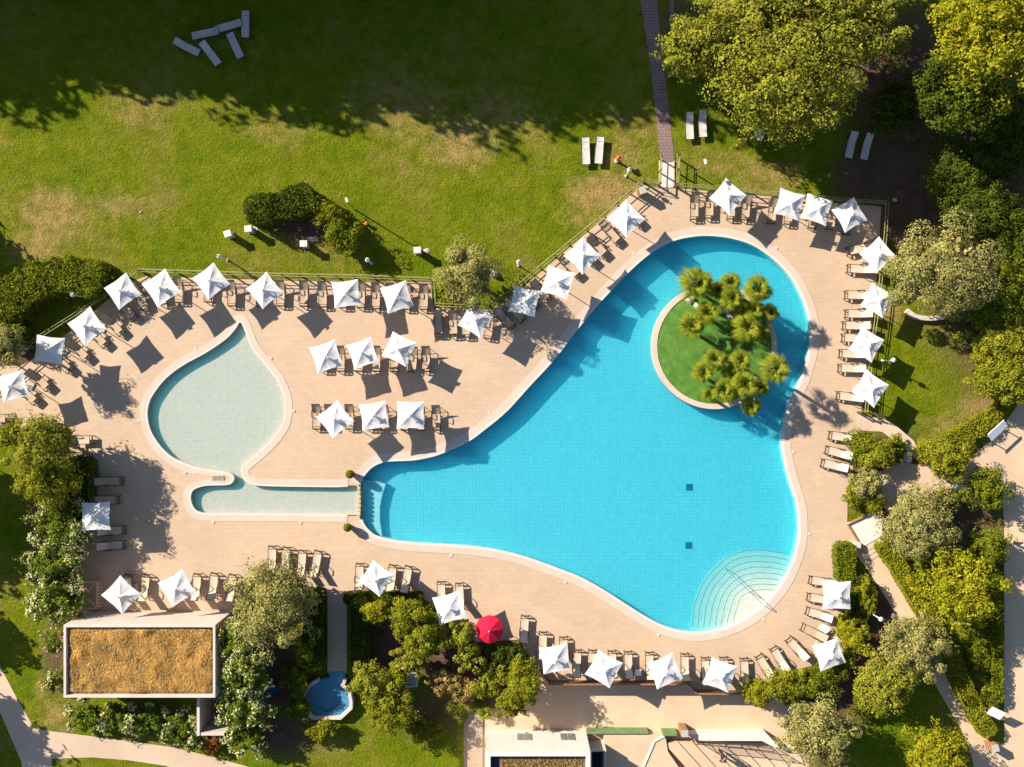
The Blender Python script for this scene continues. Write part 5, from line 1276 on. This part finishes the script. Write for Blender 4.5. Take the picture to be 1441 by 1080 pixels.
# bottom building
b2, w2, d2, h2, r2 = block('flat_roof_building', 'white flat roofed building with two small windows above the bottom frame edge', 686, 1030.5, 825, 1125, 3.35, -.4, 'roofgravel', 2.95, .3, 'white')
o = b2.location
for xx in (737.5, 797.5):
    q = W(xx, 1030.5); f_ = MB().box((q.x - o.x, d2 / 2 + .012, 1.32), (1.02, .05, 1.2)).build('window', 'concrete', b2)
    for k in range(2): MB().box((q.x - o.x - .25 + .5 * k, d2 / 2 + .044, 1.32), (.44, .02, 1.08)).build('pane', 'glass', f_)
mb = MB(); q = W(734, 1030.5); mb.box((q.x - o.x, d2 / 2 + .1, .66), (.5, .2, .05)); mb.build('sill', 'white', b2)
rgv = np.random.default_rng(5); n = 9000
gp = np.stack([rgv.uniform(-w2 / 2 + 1.0, w2 / 2 - .35, n), rgv.uniform(-d2 / 2 + .36, d2 / 2 - .5, n), rgv.uniform(3.32, 3.42, n)], 1)
V, F = leaves(rgv, gp, np.tile(np.array([0, .3, .5]), (n, 1)), .06, 3.0, .9); g_ = npobj('dry_sedum', V, F, 'lf_brown', b2); g_['kind'] = 'stuff'
MB().box((-w2 / 2 + .62, 0, 3.31), (.55, d2 - .7, .12)).build('roof_gutter', 'darkhole', b2)
t = thing('light_well', 'small open topped pink annex with dark interior beside the flat roof', 'annex', W(838, 1062, -.4))
for (x, y, sx, sy) in ((-.5, 0, .12, 2.2), (.5, 0, .12, 2.2), (0, 1.04, .88, .12)): MB().box((x, y, .95), (sx, sy, 1.9)).build('wall', 'plaster', t)
MB().box((0, -.06, .4), (.86, 2.05, .06)).build('floor', 'darkhole', t)

# ------------------------------------------------------------------ terrace stairs
t = thing('terrace_landing', 'raised sandy landing with green front wall above the terrace stairs', 'landing', W(880, 1060, -.4)); o = t.location
land = px2w([(850, 1035), (912, 1035), (936, 1035), (940, 1058), (985, 1125), (850, 1125)], .4)
MB(*o).prism(land, -.45, .40).build('slab', 'sand', t)
a, b = W(826, 1029, .3), W(912, 1032.5, .3)
MB(*o).box(((a.x + b.x) / 2, (a.y + b.y) / 2, .03), (abs(b.x - a.x), .16, .80)).build('green_wall', 'greenpaint', t)
a, b = W(933, 1033, .5), W(953, 1034, .5)
MB(*o).box(((a.x + b.x) / 2, (a.y + b.y) / 2 - .02, .05), (abs(b.x - a.x), .2, .95)).build('green_wall', 'greenpaint', t)
mb = MB(*o); k_ = px2w([(903, 1085), (921, 1043), (935, 1036)], .42)
for p, q in zip(k_[:-1], k_[1:]):
    d = q - p; c = (p + q) / 2; mb.box((c.x, c.y, .43 + .001 * len(mb.v)), (d.length, .14, .06), math.atan2(d.y, d.x))
mb.build('kerb', 'white', t)
t = thing('terrace_stairs', 'wide sandy stairs with slanting treads going down beside the white parapet', 'stairs', W(1000, 1070, -.4)); o = t.location
for k in range(8):
    z = .40 - .10 * (k + 1)
    x0 = 940 + 21 * k
    poly = px2w([(x0 - 6, 1046), (x0 + 15 if k < 7 else 1120, 1046), (x0 + 87 if k < 7 else 1150, 1125), (x0 + 66, 1125)], z)
    MB(*o).prism(poly, -.6, z + (.002 * k)).build('tread', 'sand', t)
t = thing('parapet', 'long low white parapet between lower terrace and stairs', 'parapet', W(1025, 1038, -.4)); o = t.location
MB(*o).prism(px2w([(968, 1034), (1078, 1032), (1097, 1052), (1090, 1052), (1072, 1043), (985, 1043)], .45), -.45, .45).build('wall', 'white', t)
t = thing('stair_railing', 'dark thin metal railing with balusters along the white parapet', 'railing', W(985, 1042, .4)); o = t.location
rl = px2w([(975, 1041), (1000, 1043), (1040, 1046), (1085, 1052)], .45)
mb = MB(*o); bal = MB(*o)
for p, q in zip(rl[:-1], rl[1:]):
    for zz in (.62, 1.25): mb.tube([p + Vector((0, 0, zz - .45)), q + Vector((0, 0, zz - .45))], .025, 6)
    n = int((q - p).length / .16)
    for k in range(n): c = p.lerp(q, k / n); bal.tube([(c.x, c.y, .1), (c.x, c.y, 1.25)], .013, 4)
mb.build('rail', 'frame', t); bal.build('balusters', 'frame', t)
for p in rl: MB(*o).tube([(p.x, p.y, -.2), (p.x, p.y, 1.32)], .035, 6).build('post', 'frame', t)
# white landing with steps at the side path
t = thing('entry_steps', 'white stone landing with three steps down to the garden path', 'steps', W(1220, 745)); o = t.location
MB(*o).prism(px2w([(1192, 737), (1226, 722), (1241, 721), (1241, 754), (1212, 771)], .12), 0, .16).build('landing', 'white', t)
for k in range(3):
    dx, dy = 4.2 * (k + 1), 6.2 * (k + 1)
    MB(*o).prism(px2w([(1212 + dx - 4.2, 771.4 + dy - 6.2), (1241.5 + dx * .3 - 1, 754.4 + dy - 6.2), (1241.5 + dx * .3, 754.4 + dy), (1212 + dx, 771.4 + dy)]), -.05, .125 - .036 * k).build('step', 'path', t)
MB(*o).prism(px2w([(1190.6, 737), (1225, 720.5), (1226, 722), (1192.2, 737.4), (1212, 770), (1210.6, 771)]), 0, .3).build('kerb', 'brownwood', t)
MB(*o).box((W(1203, 766).x, W(1203, 766).y, .3), (.42, .42, .55)).build('pier', 'plaster', t)

# skimmer lids on the coping
def lids(loop, off, spots, phrase):
    e = offset_loop(loop, off)
    for i, (x, y) in enumerate(spots):
        q = W(x, y); j = min(range(len(loop)), key=lambda k: (loop[k].x - q.x) ** 2 + (loop[k].y - q.y) ** 2)
        t_ = (loop[(j + 1) % len(loop)] - loop[j]); p = e[j]
        o = thing('skimmer_lid', f'{ORD[i]} small pale square lid set {phrase}', 'lid', (p.x, p.y, .05), math.atan2(t_.y, t_.x), 'pale lids around the pools')
        MB().box((0, 0, .008), (.19, .19, .015)).build('lid', 'coping_lip', o)
        MB().lathe((0, 0, .014), [(.04, 0), (.035, .006)], 10).build('finger_pull', 'concrete', o)
lids(pool, .74, [(700, 590), (790, 492), (905, 366), (1080, 358), (1139, 480), (1104, 640), (1123, 750), (1070, 862), (930, 878), (800, 806), (640, 767)], 'outside the blue pool coping, clockwise from the weir')
lids(kid, .62, [(372, 512), (401, 578), (265, 654), (208, 590), (279, 504), (300, 723), (430, 724)], 'outside the teardrop pool coping, clockwise from its tip')
# ------------------------------------------------------------------ people
def person(px, py, z0, rz, top, bottom, label, reach=False, seed=0):
    p = W(px, py, z0); t = thing('person', label, 'person', (p.x, p.y, z0), rz)
    bm = bmesh.new(); sk = bm.verts.layers.skin.verify()
    J = {}
    def v(n, x, y, z, r, rt=False):
        q = bm.verts.new((x, y, z)); q[sk].radius = (r, r); q[sk].use_root = rt; J[n] = q
    v('pel', 0, 0, .92, .125, True); v('waist', 0, .01, 1.08, .115); v('chest', 0, .03, 1.28, .135); v('neckb', 0, .04, 1.42, .075); v('neck', 0, .055, 1.49, .055)
    v('jaw', 0, .085, 1.56, .07); v('head', 0, .07, 1.65, .095); v('crown', 0, .065, 1.72, .075)
    for s, n in ((-1, 'l'), (1, 'r')):
        st_ = .20 * s
        v('hip' + n, .10 * s, 0, .88, .095); v('kn' + n, .11 * s, st_ + .03, .48, .062); v('an' + n, .11 * s, st_ - .03 * 1, .08, .042); v('toe' + n, .12 * s, st_ + .15, .035, .035)
        v('sh' + n, .19 * s, .03, 1.37, .065)
        if reach and s < 0:
            v('el' + n, .30 * s, .24, 1.22, .047); v('wr' + n, .30 * s, .48, 1.16, .033)
            hp = Vector((.30 * s, .56, 1.16)); dv = Vector((0, 1, -.1))
        else:
            v('el' + n, .27 * s, -.03, 1.10, .047); v('wr' + n, .28 * s, .08, .87, .033)
            hp = Vector((.285 * s, .11, .79)); dv = Vector((0, .15, -1))
        v('pa' + n, *hp, .034)
        dv.normalize(); sd = Vector((s, 0, 0)) if not (reach and s < 0) else Vector((1, 0, 0))
        cr = dv.cross(sd).normalized()
        for f in range(4):
            o_ = cr * (f - 1.5) * .021; ln = (.075, .088, .083, .064)[f]
            v(f'f{f}' + n, *(hp + o_ + dv * .04), .0105); v(f'g{f}' + n, *(hp + o_ + dv * (.04 + ln * .55) - sd * .008), .0095); v(f'h{f}' + n, *(hp + o_ + dv * (.04 + ln) - sd * .024), .008)
        v('t0' + n, *(hp + cr * -.038 + dv * .0), .012); v('t1' + n, *(hp + cr * -.058 + dv * .045), .010)
    E = [('pel', 'waist'), ('waist', 'chest'), ('chest', 'neckb'), ('neckb', 'neck'), ('neck', 'jaw'), ('jaw', 'head'), ('head', 'crown')]
    for n in 'lr':
        E += [('pel', 'hip' + n), ('hip' + n, 'kn' + n), ('kn' + n, 'an' + n), ('an' + n, 'toe' + n), ('chest', 'sh' + n), ('sh' + n, 'el' + n), ('el' + n, 'wr' + n), ('wr' + n, 'pa' + n), ('pa' + n, 't0' + n), ('t0' + n, 't1' + n)]
        for f in range(4): E += [('pa' + n, f'f{f}' + n), (f'f{f}' + n, f'g{f}' + n), (f'g{f}' + n, f'h{f}' + n)]
    for a, b in E: bm.edges.new((J[a], J[b]))
    me = bpy.data.meshes.new('body'); bm.to_mesh(me); bm.free()
    for mm in (M['skin'],): me.materials.append(mm)
    o = bpy.data.objects.new('body', me); C.objects.link(o); o.parent = t
    o.modifiers.new('Skin', 'SKIN').use_smooth_shade = True
    ss = o.modifiers.new('Sub', 'SUBSURF'); ss.levels = 1; ss.render_levels = 2
    def garment(name, parts, mat, k):
        mb = MB()
        for pts, r in parts: mb.tube(pts, r[0], 12, r[1])
        return mb.build(name, mat, t, True)
    sh = [([(0, 0, .90), (0, .01, 1.1), (0, .03, 1.28), (0, .035, 1.41)], (.165, .15))]
    for s in (-1, 1):
        e = (.30 * s, .24, 1.22) if (reach and s < 0) else (.27 * s, -.03, 1.10)
        sh.append(([(.15 * s, .03, 1.38), (.19 * s, .03, 1.35), tuple(Vector((.19 * s, .03, 1.35)).lerp(Vector(e), .75))], (.085, .062)))
    garment('shirt', sh, top, 1)
    tr = []
    for s in (-1, 1):
        tr.append(([(.07 * s, 0, .97), (.10 * s, .02 * s, .84), (.11 * s, .2 * s + .03, .48), (.11 * s, .2 * s - .02, .13)], (.125, .062)))
    garment('trousers', tr, bottom, 1)
    bm2 = bmesh.new(); bmesh.ops.create_uvsphere(bm2, u_segments=14, v_segments=9, radius=.112)
    for w in bm2.verts: w.co = Vector((w.co.x * .92, w.co.y * 1.02 - .012 + .065, w.co.z * .95 + 1.675)); 
    bmesh.ops.delete(bm2, geom=[w for w in bm2.verts if w.co.z < 1.62 and w.co.y > .07], context='VERTS')
    m3 = bpy.data.meshes.new('hair'); bm2.to_mesh(m3); bm2.free(); m3.materials.append(M['hair']); h_ = bpy.data.objects.new('hair', m3); C.objects.link(h_); h_.parent = t
    f = MB()
    for s in (-1, 1): f.lathe((.036 * s, .155, 1.645), [(.004, -.008), (.013, 0), (.004, .008)], 8)
    f.build('eyes', 'cloth_dark', t)
    MB().tube([(0, .15, 1.635), (0, .182, 1.602), (0, .155, 1.596)], .012, 6, .016).build('nose', 'skin', t)
    return t
person(1013, 1058, .0, R(50), 'cloth_dark', 'cloth_dark', 'person in dark clothes on the terrace stairs reaching for the railing', True)
person(1430, 764, .02, R(-70), 'cloth_white', 'cloth_dark', 'person in white top walking on the plaza at the frame edge')

# ------------------------------------------------------------------ light, sky, camera
EL, AZ = 29.5, Vector((0.851, -0.525))     # the sun stands low, beyond the upper corner of the lawn
d = Vector((AZ.x * math.cos(R(EL)), AZ.y * math.cos(R(EL)), -math.sin(R(EL))))
sl = bpy.data.lights.new('sun', 'SUN'); sl.energy = 5.0; sl.angle = R(0.5); sl.color = (1.0, 0.925, 0.81)
so = bpy.data.objects.new('sun', sl); C.objects.link(so); so.rotation_euler = d.to_track_quat('-Z', 'Y').to_euler(); so.location = (-60, 40, 60)
w = bpy.data.worlds.new('World'); bpy.context.scene.world = w; w.use_nodes = True
nt = w.node_tree; bg = nt.nodes['Background']
sky = nt.nodes.new('ShaderNodeTexSky'); sky.sky_type = 'NISHITA'; sky.sun_disc = False
sky.sun_elevation = R(EL); sky.sun_rotation = math.atan2(-AZ.x, -AZ.y); sky.air_density = 1.0; sky.dust_density = 0.5; sky.ozone_density = 2.5
nt.links.new(sky.outputs[0], bg.inputs[0]); bg.inputs[1].default_value = 0.07
cam = bpy.data.cameras.new('camera'); co = bpy.data.objects.new('camera', cam); C.objects.link(co)
co.location = (0, 0, H); co.rotation_euler = (0, 0, 0)
cam.sensor_fit = 'HORIZONTAL'; cam.angle = 2 * math.atan(1441 * S / 2 / H); cam.clip_end = 2000
sc = bpy.context.scene; sc.camera = co
sc.view_settings.view_transform = 'Standard'; sc.view_settings.look = 'None'; sc.view_settings.gamma = 1.0; sc.view_settings.exposure = 1.13
sc.cycles.max_bounces = 8; sc.cycles.volume_bounces = 3; sc.cycles.transparent_max_bounces = 12; sc.cycles.use_denoising = True
